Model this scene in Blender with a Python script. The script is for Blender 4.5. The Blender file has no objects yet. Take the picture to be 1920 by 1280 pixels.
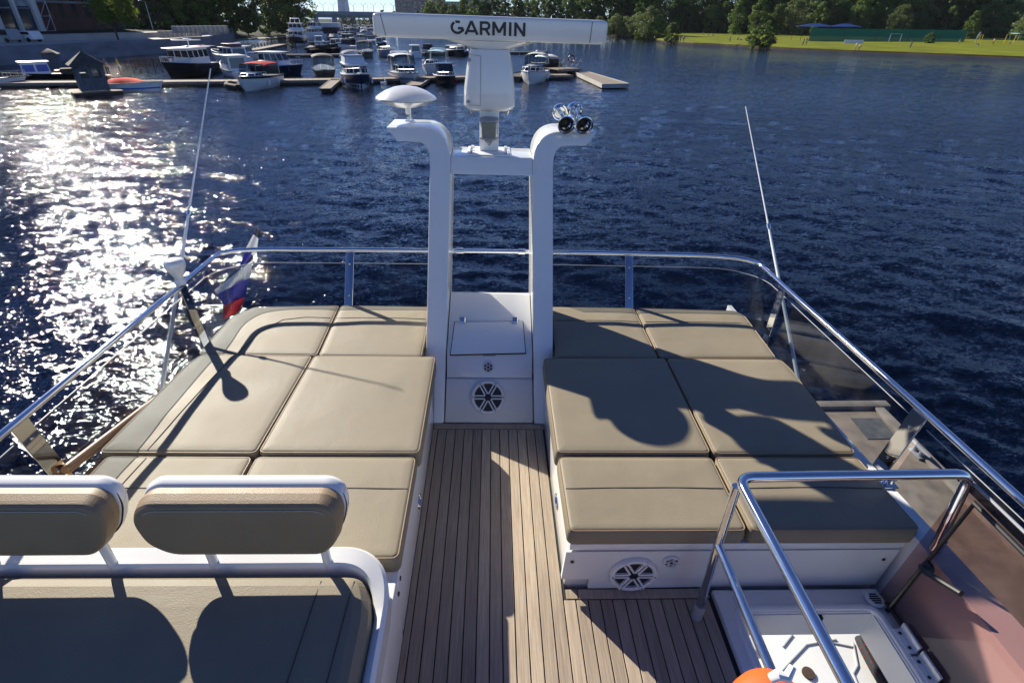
import bpy, bmesh, math, random
import numpy as np
from mathutils import Vector, Matrix
R = math.radians
random.seed(7)
rng = np.random.default_rng(11)
scene = bpy.context.scene
COL = scene.collection

# ------------------------------------------------------------------ camera model (metres; the deck is z = 0)
CAM = np.array([0.0, 0.0, 1.9]); FPX = 1000.0
_F = np.array([(925 - 960) / FPX, (30 - 640) / FPX, 1.0]); _F /= np.linalg.norm(_F)
_r = R(0.6); _d = np.array([-math.sin(_r), math.cos(_r), 0.0]); _D = _d - _F * (_d @ _F); _D /= np.linalg.norm(_D)
_R = np.cross(_D, _F)
CM = np.array([_R, _F, -_D])
# the yacht lists and trims a little: everything aboard (and the camera) is turned about the eye by LIST
_s, _p = .0195, .004
LIST = np.array([[1, 0, 0], [0, math.cos(_p), -math.sin(_p)], [0, math.sin(_p), math.cos(_p)]]) @ np.array([[math.cos(_s), 0, math.sin(_s)], [0, 1, 0], [-math.sin(_s), 0, math.cos(_s)]])
WZ = -4.2                                            # water level
def ray(x, y): return CM @ np.array([(x - 960) / FPX, (y - 640) / FPX, 1.0])
def at(x, y, Z=WZ):
    r = ray(x, y); t = (Z - CAM[2]) / r[2]; return CAM + t * r
def atY(x, y, Y):
    r = ray(x, y); return CAM + r * (Y / r[1])

def make_camera():
    cd = bpy.data.cameras.new('camera'); co = bpy.data.objects.new('camera', cd); COL.objects.link(co)
    cd.sensor_fit = 'HORIZONTAL'; cd.sensor_width = 36; cd.lens = FPX / 1920 * 36
    cd.clip_start = 0.05; cd.clip_end = 12000
    m = Matrix.Identity(4)
    X = LIST @ CM @ np.array([1, 0, 0]); Yv = LIST @ CM @ np.array([0, -1, 0]); Zv = LIST @ CM @ np.array([0, 0, -1])
    for i in range(3):
        m[i][0], m[i][1], m[i][2], m[i][3] = X[i], Yv[i], Zv[i], CAM[i]
    co.matrix_world = m; scene.camera = co
make_camera()

# ------------------------------------------------------------------ materials
MATS = {}
def nt(name):
    m = bpy.data.materials.new(name); m.use_nodes = True
    n = m.node_tree.nodes; b = n['Principled BSDF']
    return m, m.node_tree, b
def mat(name, col, rough=0.5, metal=0.0, var=0.0, vscale=6.0, bump=0.0, bscale=80.0, spec=0.5, coat=0.0, stretch=None, detail=6.0, dirt=None):
    if name in MATS: return MATS[name]
    m, t, b = nt(name); L = t.links
    b.inputs['Base Color'].default_value = (*col, 1); b.inputs['Roughness'].default_value = rough
    b.inputs['Metallic'].default_value = metal; b.inputs['Specular IOR Level'].default_value = spec
    b.inputs['Coat Weight'].default_value = coat; b.inputs['Coat Roughness'].default_value = 0.05
    tc = t.nodes.new('ShaderNodeTexCoord'); mp = t.nodes.new('ShaderNodeMapping'); L.new(tc.outputs['Object'], mp.inputs['Vector'])
    if stretch: mp.inputs['Scale'].default_value = stretch
    if var > 0:
        nz = t.nodes.new('ShaderNodeTexNoise'); nz.inputs['Scale'].default_value = vscale; nz.inputs['Detail'].default_value = detail
        L.new(mp.outputs['Vector'], nz.inputs['Vector'])
        cr = t.nodes.new('ShaderNodeValToRGB'); L.new(nz.outputs['Fac'], cr.inputs['Fac'])
        d = dirt or tuple(c * (1 - var) for c in col)
        cr.color_ramp.elements[0].position = 0.3; cr.color_ramp.elements[0].color = (*d, 1)
        cr.color_ramp.elements[1].position = 0.7; cr.color_ramp.elements[1].color = (*[min(1, c * (1 + var * .5)) for c in col], 1)
        L.new(cr.outputs['Color'], b.inputs['Base Color'])
        mr = t.nodes.new('ShaderNodeMapRange'); L.new(nz.outputs['Fac'], mr.inputs['Value'])
        mr.inputs['To Min'].default_value = max(0.02, rough * 0.8); mr.inputs['To Max'].default_value = min(1, rough * 1.25)
        L.new(mr.outputs['Result'], b.inputs['Roughness'])
    if bump > 0:
        n2 = t.nodes.new('ShaderNodeTexNoise'); n2.inputs['Scale'].default_value = bscale; n2.inputs['Detail'].default_value = 4
        L.new(mp.outputs['Vector'], n2.inputs['Vector'])
        bp = t.nodes.new('ShaderNodeBump'); bp.inputs['Strength'].default_value = bump; bp.inputs['Distance'].default_value = 0.01
        L.new(n2.outputs['Fac'], bp.inputs['Height']); L.new(bp.outputs['Normal'], b.inputs['Normal'])
    MATS[name] = m; return m

def smoked(name, tint, rough=0.02):
    m, t, b = nt(name); t.nodes.remove(b); L = t.links
    tr = t.nodes.new('ShaderNodeBsdfTransparent'); tr.inputs['Color'].default_value = (*tint, 1)
    gl = t.nodes.new('ShaderNodeBsdfGlossy'); gl.inputs['Roughness'].default_value = rough; gl.inputs['Color'].default_value = (.9, .9, .9, 1)
    fr = t.nodes.new('ShaderNodeFresnel'); fr.inputs['IOR'].default_value = 1.35
    # old acrylic: faint smears scatter a little light
    df = t.nodes.new('ShaderNodeBsdfDiffuse'); df.inputs['Color'].default_value = (.5, .5, .5, 1)
    nz = t.nodes.new('ShaderNodeTexNoise'); nz.inputs['Scale'].default_value = 5; nz.inputs['Detail'].default_value = 8
    tc = t.nodes.new('ShaderNodeTexCoord'); L.new(tc.outputs['Object'], nz.inputs['Vector'])
    mr = t.nodes.new('ShaderNodeMapRange'); mr.inputs['From Min'].default_value = .45; mr.inputs['From Max'].default_value = .8
    mr.inputs['To Max'].default_value = .03; L.new(nz.outputs['Fac'], mr.inputs['Value'])
    m1 = t.nodes.new('ShaderNodeMixShader'); m2 = t.nodes.new('ShaderNodeMixShader')
    L.new(mr.outputs['Result'], m1.inputs['Fac']); L.new(tr.outputs['BSDF'], m1.inputs[1]); L.new(df.outputs['BSDF'], m1.inputs[2])
    g_ = t.nodes.new('ShaderNodeNewGeometry'); bk = t.nodes.new('ShaderNodeMath'); bk.operation = 'SUBTRACT'; bk.inputs[0].default_value = 1; L.new(g_.outputs['Backfacing'], bk.inputs[1])
    fm = t.nodes.new('ShaderNodeMath'); fm.operation = 'MULTIPLY'; L.new(fr.outputs['Fac'], fm.inputs[0]); L.new(bk.outputs[0], fm.inputs[1]); L.new(fm.outputs[0], m2.inputs['Fac']); L.new(m1.outputs['Shader'], m2.inputs[1]); L.new(gl.outputs['BSDF'], m2.inputs[2])
    L.new(m2.outputs['Shader'], t.nodes['Material Output'].inputs['Surface']); MATS[name] = m; return m

def leaf(name, col, trans=0.35):
    m, t, b = nt(name); L = t.links
    oi = t.nodes.new('ShaderNodeObjectInfo'); tc = t.nodes.new('ShaderNodeTexCoord')
    nz = t.nodes.new('ShaderNodeTexNoise'); nz.inputs['Scale'].default_value = .45; nz.inputs['Detail'].default_value = 4
    L.new(tc.outputs['Object'], nz.inputs['Vector'])
    ad = t.nodes.new('ShaderNodeMath'); ad.operation = 'MULTIPLY_ADD'; L.new(oi.outputs['Random'], ad.inputs[0]); ad.inputs[1].default_value = .35
    L.new(nz.outputs['Fac'], ad.inputs[2])
    cr = t.nodes.new('ShaderNodeValToRGB'); L.new(ad.outputs[0], cr.inputs['Fac'])
    cr.color_ramp.elements[0].position = .4; cr.color_ramp.elements[0].color = (*[c * .62 for c in col], 1)
    cr.color_ramp.elements[1].position = .95; cr.color_ramp.elements[1].color = (*[c * 1.35 for c in col], 1)
    L.new(cr.outputs['Color'], b.inputs['Base Color']); b.inputs['Roughness'].default_value = .55; b.inputs['Specular IOR Level'].default_value = .3
    ts = t.nodes.new('ShaderNodeBsdfTranslucent'); L.new(cr.outputs['Color'], ts.inputs['Color'])
    mx = t.nodes.new('ShaderNodeMixShader'); mx.inputs['Fac'].default_value = trans
    L.new(b.outputs['BSDF'], mx.inputs[1]); L.new(ts.outputs['BSDF'], mx.inputs[2])
    L.new(mx.outputs['Shader'], t.nodes['Material Output'].inputs['Surface']); MATS[name] = m; return m

def pucker(m, sc=7.0, st=.35, dist=.006):
    t = m.node_tree; b = t.nodes['Principled BSDF']; old = b.inputs['Normal'].links[0].from_socket; tc = t.nodes.new('ShaderNodeTexCoord')
    n = t.nodes.new('ShaderNodeTexNoise'); n.inputs['Scale'].default_value = sc; n.inputs['Detail'].default_value = 3; n.inputs['Distortion'].default_value = 1.2; t.links.new(tc.outputs['Object'], n.inputs['Vector'])
    p = t.nodes.new('ShaderNodeBump'); p.inputs['Strength'].default_value = st; p.inputs['Distance'].default_value = dist; t.links.new(n.outputs['Fac'], p.inputs['Height']); t.links.new(old, p.inputs['Normal']); t.links.new(p.outputs['Normal'], b.inputs['Normal'])
GEL = mat('gelcoat_white', (.78, .78, .76), .22, var=.05, vscale=3, coat=.5, bump=.015, bscale=9)
GEL2 = mat('gelcoat_textured', (.72, .72, .70), .4, var=.06, vscale=5, bump=.04, bscale=120)
VIN = mat('vinyl_taupe', (.252, .215, .149), .56, var=.12, vscale=4, bump=.16, bscale=240, spec=.27)
VIND = mat('vinyl_dark', (.27, .19, .105), .5, var=.1, vscale=9, bump=.2, bscale=320)
pucker(VIN, st=.22)
SEAM = mat('seam_thread', (.07, .06, .05), .8)
STITCH = mat('stitch_pale', (.5, .46, .38), .7)
SS = mat('stainless', (.72, .73, .75), .07, metal=1.0, var=.04, vscale=14)
SSD = mat('stainless_flat', (.66, .66, .66), .05, metal=1.0)
BLK = mat('black_plastic', (.015, .015, .016), .4)
CAULK = mat('caulk_black', (.012, .012, .012), .7)
TEAKT = mat('teak_trim', (.20, .14, .09), .6, var=.25, vscale=5, stretch=(1, 8, 1))
WOOD = mat('varnished_wood', (.42, .22, .09), .35, var=.3, vscale=8, stretch=(6, .6, 6))
GREYP = mat('dark_grey_grille', (.03, .03, .035), .5)
GLASS = smoked('acrylic_smoke', (.765, .79, .81))
LIDG = smoked('acrylic_rose', (.80, .69, .68))
LENS = mat('lamp_lens', (.30, .29, .25), .12, spec=.9, coat=1)
ORANGE = mat('orange_plastic', (.85, .11, .012), .42, var=.08, vscale=10)
BRICKD = mat('brick_dark', (.085, .028, .022), .85, var=.35, vscale=.5, bump=.1, bscale=3)
GRAN = mat('granite_grey', (.21, .22, .25), .8, var=.3, vscale=.35, stretch=(1, 1, 3))
PAVE = mat('paving_pale', (.42, .40, .37), .85, var=.2, vscale=.3)
CONC = mat('pontoon_concrete', (.26, .22, .185), .9, var=.35, vscale=4, bump=.25, bscale=40)
PLK = mat('pontoon_planks', (.22, .175, .13), .85, var=.4, vscale=2.5, stretch=(1, 5, 1))
DKWOOD = mat('dark_wood', (.06, .035, .025), .8, var=.3, vscale=3)
BWHITE = mat('boat_white', (.80, .80, .79), .3, var=.05, vscale=1.5)
BBLACK = mat('boat_black', (.012, .013, .016), .25)
BNAVY = mat('boat_navy', (.012, .02, .06), .3)
BGREY = mat('boat_grey', (.3, .31, .33), .45, var=.1, vscale=2)
BRED = mat('boat_red', (.45, .012, .010), .85, spec=.08, var=.1, vscale=2)
BMAR = mat('boat_maroon', (.13, .02, .03), .4)
BBLUE = mat('boat_blue', (.03, .10, .5), .4)
BCAN = mat('canvas_black', (.02, .02, .024), .8, var=.2, vscale=3)
BCNAVY = mat('canvas_navy', (.015, .022, .07), .8, var=.2, vscale=3)
BTEAL = mat('canvas_pale_blue', (.25, .45, .52), .8)
BRUST = mat('old_rubber', (.07, .045, .035), .85, var=.4, vscale=3)
BWIN = mat('boat_window', (.02, .026, .034), .06, spec=.8)
BCLR = smoked('boat_clear_window', (.72, .75, .77))
ALU = mat('alu_rail', (.6, .6, .62), .3, metal=1)
SKIN = mat('skin', (.5, .3, .2), .6)
BARK = mat('bark', (.06, .045, .035), .9, var=.3, vscale=3)
L_DK = leaf('leaf_dark', (.07, .12, .022)); L_MD = leaf('leaf_mid', (.115, .175, .03)); L_BR = leaf('leaf_bright', (.13, .18, .022), .5)
L_SV = leaf('leaf_silver', (.15, .195, .06)); L_FAR = leaf('leaf_far', (.075, .12, .06))  # far leaves lightened: distance haze put into their colour

# ------------------------------------------------------------------ mesh builder
class MB:
    def __init__(s): s.v = []; s.f = []; s.m = []; s.cm = 0
    def mi(s, i): s.cm = i; return s
    def add(s, vs, fs):
        o = len(s.v); s.v += [tuple(map(float, p)) for p in vs]; s.f += [tuple(i + o for i in f) for f in fs]; s.m += [s.cm] * len(fs); return s
    def box(s, x0, x1, y0, y1, z0, z1, bev=0.0, M=None, seg=2):
        bm = bmesh.new(); bmesh.ops.create_cube(bm, size=1)
        for v in bm.verts: v.co = Vector((x0 + (v.co.x + .5) * (x1 - x0), y0 + (v.co.y + .5) * (y1 - y0), z0 + (v.co.z + .5) * (z1 - z0)))
        if bev > 0: bmesh.ops.bevel(bm, geom=bm.edges[:], offset=bev, segments=seg, profile=.5, affect='EDGES', clamp_overlap=True)
        if M is not None: bmesh.ops.transform(bm, matrix=M, verts=bm.verts)
        bm.verts.index_update(); s.add([v.co for v in bm.verts], [[v.index for v in f.verts] for f in bm.faces]); bm.free(); return s
    def hexa(s, p):      # 8 points: bottom 4 ccw, top 4 ccw
        return s.add(p, [(3, 2, 1, 0), (4, 5, 6, 7), (0, 1, 5, 4), (1, 2, 6, 5), (2, 3, 7, 6), (3, 0, 4, 7)])
    def loft(s, rings, close=True, cap0=True, cap1=True):
        n = len(rings[0]); vs = [p for r in rings for p in r]; fs = []
        for i in range(len(rings) - 1):
            for j in range(n if close else n - 1):
                k = (j + 1) % n; fs.append((i * n + j, i * n + k, (i + 1) * n + k, (i + 1) * n + j))
        if cap0: fs.append(tuple(range(n - 1, -1, -1)))
        if cap1: fs.append(tuple((len(rings) - 1) * n + j for j in range(n)))
        return s.add(vs, fs)
    def tube(s, pts, r, n=10, cap=True, flat=None):
        pts = [Vector(p) for p in pts]; N = len(pts); rr = r if hasattr(r, '__len__') else [r] * N
        rings = []; up = None
        for i, p in enumerate(pts):
            t = (pts[min(i + 1, N - 1)] - pts[max(i - 1, 0)]).normalized()
            if up is None:
                up = Vector((0, 0, 1)) if abs(t.z) < .9 else Vector((0, 1, 0))
            a = t.cross(up)
            if a.length < 1e-6: a = t.orthogonal()
            a.normalize(); b = a.cross(t).normalized(); up = b
            rings.append([p + (a * math.cos(q) + b * math.sin(q)) * rr[i] for q in [2 * math.pi * k / n for k in range(n)]])
        return s.loft(rings, True, cap, cap)
    def lathe(s, prof, c=(0, 0, 0), n=24, M=None):   # profile (r, z) from bottom up, about z
        M = M or Matrix.Identity(4); c = Vector(c)
        rings = [[c + (M @ Vector((max(r, 1e-4) * math.cos(2 * math.pi * k / n), max(r, 1e-4) * math.sin(2 * math.pi * k / n), z))) for k in range(n)] for r, z in prof]
        if prof[0][0] > .002 and prof[-1][0] > .002: return s.loft(rings + [rings[0]], True, False, False)
        return s.loft(rings)
    def prism(s, poly, d):   # planar polygon (3d pts), extruded by vector d
        d = Vector(d); a = [Vector(p) for p in poly]; return s.loft([a, [p + d for p in a]])
    def bevel(s, off, ang=30, seg=2):
        bm = s.bm(); es = [e for e in bm.edges if len(e.link_faces) == 2 and e.calc_face_angle(0) > R(ang)]
        bmesh.ops.bevel(bm, geom=es, offset=off, segments=seg, profile=.5, affect='EDGES', clamp_overlap=True)
        bm.verts.index_update(); s.v = [tuple(v.co) for v in bm.verts]; s.f = [tuple(v.index for v in f.verts) for f in bm.faces]; s.m = [f.material_index for f in bm.faces]; bm.free(); return s
    def bm(s):
        bm = bmesh.new(); vs = [bm.verts.new(p) for p in s.v]
        for f, m in zip(s.f, s.m):
            try: bm.faces.new([vs[i] for i in f]).material_index = m
            except ValueError: pass
        bmesh.ops.remove_doubles(bm, verts=bm.verts, dist=1e-5)
        bmesh.ops.recalc_face_normals(bm, faces=bm.faces); return bm
    def mesh(s, name, mats, origin=(0, 0, 0), sharp=35):
        me = bpy.data.meshes.new(name); bm = s.bm()
        if any(origin): bmesh.ops.translate(bm, vec=-Vector(origin), verts=bm.verts)
        bm.to_mesh(me); bm.free()
        for m in (mats if isinstance(mats, (list, tuple)) else [mats]): me.materials.append(m)
        if sharp: me.polygons.foreach_set('use_smooth', [True] * len(me.polygons)); me.set_sharp_from_angle(angle=R(sharp))
        return me
    def build(s, name, mats, parent=None, origin=None, sharp=35, world=True):
        if parent is not None and origin is None: origin = wloc(parent) if world else (0, 0, 0)
        if origin is None:
            a = np.array(s.v); origin = ((a[:, 0].min() + a[:, 0].max()) / 2, (a[:, 1].min() + a[:, 1].max()) / 2, a[:, 2].min())
        o = bpy.data.objects.new(name, s.mesh(name, mats, origin, sharp)); COL.objects.link(o)
        if parent is not None: o.parent = parent
        else: o.location = origin
        return o
def wloc(o):
    v = Vector(o.location)
    while o.parent: o = o.parent; v += Vector(o.location)
    return v
def tag(o, label=None, cat=None, group=None, kind=None):
    if label: o['label'] = label
    if cat: o['category'] = cat
    if group: o['group'] = group
    if kind: o['kind'] = kind
    return o
def empty(name, loc, label, cat, group=None, rz=0.0):
    o = bpy.data.objects.new(name, None); COL.objects.link(o); o.location = loc; o.rotation_euler = (0, 0, rz); o.empty_display_size = .2
    return tag(o, label, cat, group)
def kids(o): return [c for c in bpy.data.objects if c.parent == o]
def copy_tree(o, parent=None):
    c = o.copy(); COL.objects.link(c); c.parent = parent
    for ch in kids(o): copy_tree(ch, c)
    return c

def round_poly(poly, r, seg=5):
    n = len(poly); out = []
    rs = r if hasattr(r, '__len__') else [r] * n
    for i in range(n):
        p, a, b = Vector(poly[i]), Vector(poly[i - 1]), Vector(poly[(i + 1) % n])
        u = (a - p); w = (b - p); rr = min(rs[i], u.length * .45, w.length * .45); u.normalize(); w.normalize()
        if rr < 1e-4: out.append(tuple(p)); continue
        p0, p1 = p + u * rr, p + w * rr
        for k in range(seg + 1):
            t = k / seg; out.append(tuple((1 - t) ** 2 * p0 + 2 * t * (1 - t) * p + t * t * p1))
    return out
def inset(poly, d):
    n = len(poly); out = []
    for i in range(n):
        p, a, b = Vector(poly[i]), Vector(poly[i - 1]), Vector(poly[(i + 1) % n])
        e1 = (p - a).normalized(); e2 = (b - p).normalized(); n1 = Vector((-e1.y, e1.x)); n2 = Vector((-e2.y, e2.x))
        m = n1 + n2
        m = m / max(m.length_squared, .2) * 2
        out.append(p + m * d)
    return out
def pillow(mb, poly, z0, z1, r, bulge=.0, cr=.03, zf=None, wob=0.0, seed=0):
    """soft slab: ccw footprint, rounded plan corners and edges, top crowned by bulge; zf(x, y) adds height"""
    zf = zf or (lambda x, y: 0.0); rp = round_poly(poly, cr)
    rr = random.Random(seed); ph = [rr.uniform(0, 6.28) for _ in range(6)]
    rings = []
    def ring(d, z):
        rings.append([(p.x, p.y, z + zf(p.x, p.y) + (wob * (math.sin(p.x * 9 + ph[0]) * math.sin(p.y * 7 + ph[1]) + .5 * math.sin(p.x * 21 + ph[2] + p.y * 13)) if z > z0 + r else 0)) for p in inset(rp, d)])
    ring(r, z0); ring(0, z0 + r * .7)
    ring(-.004, (z0 + z1) / 2); ring(0, z1 - r)
    for k in range(1, 4):
        a = k / 3 * math.pi / 2; ring(r * (1 - math.cos(a)), z1 - r + r * math.sin(a))
    c = Vector((sum(p[0] for p in rp) / len(rp), sum(p[1] for p in rp) / len(rp)))
    base = inset(rp, r); hx = max(abs(p.x - c.x) for p in base); hy = max(abs(p.y - c.y) for p in base)
    for k in range(1, 9):
        t = 1 - k / 9 * .97
        rings.append([((c.x + (p.x - c.x) * t), (c.y + (p.y - c.y) * t), z1 + bulge * (1 - (abs(p.x - c.x) * t / hx) ** 2.6) * (1 - (abs(p.y - c.y) * t / hy) ** 2.6) + zf(c.x + (p.x - c.x) * t, c.y + (p.y - c.y) * t) + wob * (math.sin((c.x + (p.x - c.x) * t) * 9 + ph[0]) * math.sin((c.y + (p.y - c.y) * t) * 7 + ph[1]) + .5 * math.sin((c.x + (p.x - c.x) * t) * 21 + ph[2] + (c.y + (p.y - c.y) * t) * 13))) for p in base])
    mb.loft(rings); return mb
def rect(x0, x1, y0, y1): return [(x0, y0), (x1, y0), (x1, y1), (x0, y1)]
def bez(p, n=12):
    p = [Vector(q) for q in p]; out = []
    for k in range(n + 1):
        t = k / n; q = p[:]
        while len(q) > 1: q = [a.lerp(b, t) for a, b in zip(q, q[1:])]
        out.append(q[0])
    return out
def bend(pts, r, seg=6):
    """polyline with its inner corners rounded"""
    P = [Vector(p) for p in pts]; out = [P[0]]
    for i in range(1, len(P) - 1):
        u = P[i - 1] - P[i]; w = P[i + 1] - P[i]; rr = min(r, u.length * .48, w.length * .48)
        out += bez([P[i] + u.normalized() * rr, P[i], P[i] + w.normalized() * rr], seg)
    return out + [P[-1]]
def text_mesh(txt, size, bold=0.0, ext=.001, sp=1.12):
    cu = bpy.data.curves.new('lettering', 'FONT'); cu.body = txt; cu.size = size; cu.offset = bold; cu.extrude = ext; cu.space_character = sp; cu.align_x = 'CENTER'; cu.align_y = 'CENTER'; cu.resolution_u = 4
    o = bpy.data.objects.new('lettering', cu); COL.objects.link(o)
    dg = bpy.context.evaluated_depsgraph_get(); me = bpy.data.meshes.new_from_object(o.evaluated_get(dg)); bpy.data.objects.remove(o); bpy.data.curves.remove(cu)
    me.materials.clear(); return me
def lettering(name, txt, size, material, parent, M, bold=0.0, sx=1.0):
    me = text_mesh(txt, size, bold); me.transform(Matrix.Diagonal((sx, 1, 1, 1))); me.transform(M); me.materials.append(material)
    o = bpy.data.objects.new(name, me); COL.objects.link(o); o.parent = parent; return o
#@@PART2
from mathutils.bvhtree import BVHTree
# ================================================================== THE YACHT'S FLYBRIDGE
# ------------------------------------------------------------------ teak deck
def teak_material():
    m, t, b = nt('teak_planks'); L = t.links
    g = t.nodes.new('ShaderNodeNewGeometry'); tc = t.nodes.new('ShaderNodeTexCoord'); mp = t.nodes.new('ShaderNodeMapping'); mp.inputs['Scale'].default_value = (60, 2.2, 10)
    L.new(tc.outputs['Object'], mp.inputs['Vector'])
    of = t.nodes.new('ShaderNodeVectorMath'); of.operation = 'ADD'; L.new(mp.outputs['Vector'], of.inputs[0])
    sc = t.nodes.new('ShaderNodeVectorMath'); sc.operation = 'SCALE'; sc.inputs[0].default_value = (37, 91, 13); L.new(g.outputs['Random Per Island'], sc.inputs['Scale']); L.new(sc.outputs['Vector'], of.inputs[1])
    nz = t.nodes.new('ShaderNodeTexNoise'); nz.inputs['Scale'].default_value = 3; nz.inputs['Detail'].default_value = 8; nz.inputs['Roughness'].default_value = .65; L.new(of.outputs['Vector'], nz.inputs['Vector'])
    n2 = t.nodes.new('ShaderNodeTexNoise'); n2.inputs['Scale'].default_value = 3.5; n2.inputs['Detail'].default_value = 5; L.new(tc.outputs['Object'], n2.inputs['Vector'])
    cr = t.nodes.new('ShaderNodeValToRGB'); cr.color_ramp.elements[0].position = .25; cr.color_ramp.elements[0].color = (.255, .198, .142, 1); cr.color_ramp.elements[1].position = .75; cr.color_ramp.elements[1].color = (.52, .425, .315, 1)
    L.new(nz.outputs['Fac'], cr.inputs['Fac'])
    hs = t.nodes.new('ShaderNodeHueSaturation'); L.new(cr.outputs['Color'], hs.inputs['Color'])
    mr = t.nodes.new('ShaderNodeMapRange'); mr.inputs['To Min'].default_value = .74; mr.inputs['To Max'].default_value = 1.16; L.new(g.outputs['Random Per Island'], mr.inputs['Value']); L.new(mr.outputs['Result'], hs.inputs['Value'])
    mx = t.nodes.new('ShaderNodeMix'); mx.data_type = 'RGBA'; mx.blend_type = 'MULTIPLY'
    m2 = t.nodes.new('ShaderNodeMapRange'); m2.inputs['From Min'].default_value = .35; m2.inputs['From Max'].default_value = .7; L.new(n2.outputs['Fac'], m2.inputs['Value'])
    m2.inputs['To Min'].default_value = .35; m2.inputs['To Max'].default_value = 0
    L.new(m2.outputs['Result'], mx.inputs['Factor']); L.new(hs.outputs['Color'], mx.inputs['A']); mx.inputs['B'].default_value = (.62, .60, .58, 1)
    L.new(mx.outputs['Result'], b.inputs['Base Color']); b.inputs['Roughness'].default_value = .62
    bp = t.nodes.new('ShaderNodeBump'); bp.inputs['Strength'].default_value = .25; bp.inputs['Distance'].default_value = .004; L.new(nz.outputs['Fac'], bp.inputs['Height']); L.new(bp.outputs['Normal'], b.inputs['Normal'])
    return m
TEAK = teak_material()
d = MB()
for i in range(-1, 25):
    x0 = -.273 + .0471 * i + .0021; x1 = x0 + .0429
    if x0 < -.30: x0 = -.298
    y1 = 2.208 if x1 < .302 else 1.222
    if x1 > .35 and x0 < .36: y1 = 1.222
    if x1 > .872: break
    d.box(x0, x1, -1.2, y1, -.02, 0, .0012, seg=1)
d.box(-.298, .298, 2.213, 2.254, -.02, .001, .001, seg=1)                       # margin board at the console
d.box(.352, .862, 1.2265, 1.266, -.02, .001, .001, seg=1); d.box(.304, .3478, 1.2265, 1.266, -.02, .001, .001, seg=1)
d.mi(1).box(-.30, .874, -1.2, 1.268, -.05, -.0045); d.box(-.30, .30, 1.268, 2.255, -.05, -.0045)
tag(d.build('deck', [TEAK, CAULK], sharp=30), 'weathered teak planked deck with black caulking between the sunpads', 'deck', kind='structure')

# ------------------------------------------------------------------ the yacht itself under the seating
yacht = empty('motor_yacht', (0, 0, WZ), 'white motor yacht carrying the flybridge in the foreground', 'yacht')
h = MB()
def yst(y, b, zt): return [(-b, y, zt), (-b * .97, y, zt - .8), (-b * .8, y, WZ - .1), (0, y, WZ - .5), (b * .8, y, WZ - .1), (b * .97, y, zt - .8), (b, y, zt)]
h.loft([yst(4.6, 2.25, -2.15), yst(2, 2.38, -2.1), yst(-2, 2.38, -1.9), yst(-5, 1.8, -1.7), yst(-8, .15, -1.4)], close=True)
h.build('hull', GEL, yacht)
fb = MB()                                                                        # flybridge slab with the companionway cut out of it
for a in ((-1.62, -.302, -1.4, 3.1), (-.302, .9, -1.4, 3.1), (.9, 1.50, 1.17, 3.1), (.9, 1.50, -1.4, -.2), (1.50, 1.62, -1.4, 3.1)): fb.box(*a, -.16, -.052)
fb.build('flybridge_floor', GEL2, yacht)
for s, zt in ((1, .31), (-1, .21)):
    co = MB()
    ri = [(.97 * 1.575, .16), (1.575, zt - .02), (1.59, zt)]
    prof = lambda y, e: [(s * 1.572, y, .0), (s * 1.572, y, zt), (s * (e - .012), y, zt), (s * e, y, zt - .015), (s * (e + .01), y, -.12), (s * 1.572, y, -.12)]
    co.loft([prof(3.1, 1.61), prof(2.4, 1.62), prof(1.6, 1.655), prof(.9, 1.70), prof(-1.4, 1.74)])
    co.build('coaming', GEL, yacht)
ck = MB()                                                                        # aft cockpit moulding below, seen through the companionway
ck.box(-1.9, 2.3, .2, 4.4, -2.2, -2.1); ck.box(.5, 2.34, .6, 2.9, -2.098, -1.32, .03)
ck.box(.55, 1.62, 1.72, 2.6, -1.319, -1.29, .012)
ck.build('cockpit_moulding', GEL, yacht)
for pts in (((1568, 1198), (1512, 1208), (1478, 1244), (1462, 1262)), ((1600, 1205), (1608, 1247), (1600, 1262), (1612, 1290)), ((1486, 1189), (1468, 1212)), ((1540, 1200), (1600, 1212))):
    MB().tube([Vector(at(x, y, -1.316)) for x, y in pts], .0055, 6).build('locker_gap', BGREY, yacht)
pl = MB(); c = at(1515, 1262, -1.3195); pl.lathe([(.0, 0), (.035, 0), (.035, .012), (.0, .014)], c=c, n=20); pl.build('vent_cap', DKWOOD, yacht)
drn = MB(); drn.lathe([(.0, -.0), (.034, 0), (.034, .006), (.026, .008), (0, .008)], c=(1.487, 1.192, .03), n=22); dg = drn.build('drain', GEL, yacht)
dr2 = MB()
for k in range(-2, 3): dr2.box(1.487 - .022 + abs(k) * .004, 1.487 + .022 - abs(k) * .004, 1.192 + k * .009 - .003, 1.192 + k * .009 + .003, .0382, .0392)
dr2.build('drain_slots', GREYP, yacht)

# ------------------------------------------------------------------ sunpad bases
def ring_latch(mb, x, y, z, s):
    mb.tube([(x + s * .003, y + .034 * math.cos(a), z + .026 * math.sin(a)) for a in [k / 18 * 2 * math.pi for k in range(19)]], .0045, 8)
    mb.box(min(x, x + s * .003), max(x, x + s * .003), y - .024, y + .024, z - .016, z + .016)
lb = empty('lounge_plinth', (-.95, 2.0, 0), 'white moulded plinth under the left taupe sunpad', 'sunpad base', 'sunpad bases')
m = MB(); m.box(-1.565, -.30, 1.10, 3.03, -.05, .268, .012); m.box(-.335, -.30, 2.24, 2.9, -.04, .268, .004); m.build('plinth', GEL, lb)
m = MB(); ring_latch(m, -.30, 1.617, .102, 1); m.build('latch_ring', SS, lb)
rb = empty('lounge_plinth', (.95, 2.0, 0), 'white moulded plinth with speakers under the right taupe sunpad', 'sunpad base', 'sunpad bases')
m = MB(); m.box(.30, 1.565, 1.288, 3.03, -.05, .268, .012); m.build('plinth', GEL, rb)
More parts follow.
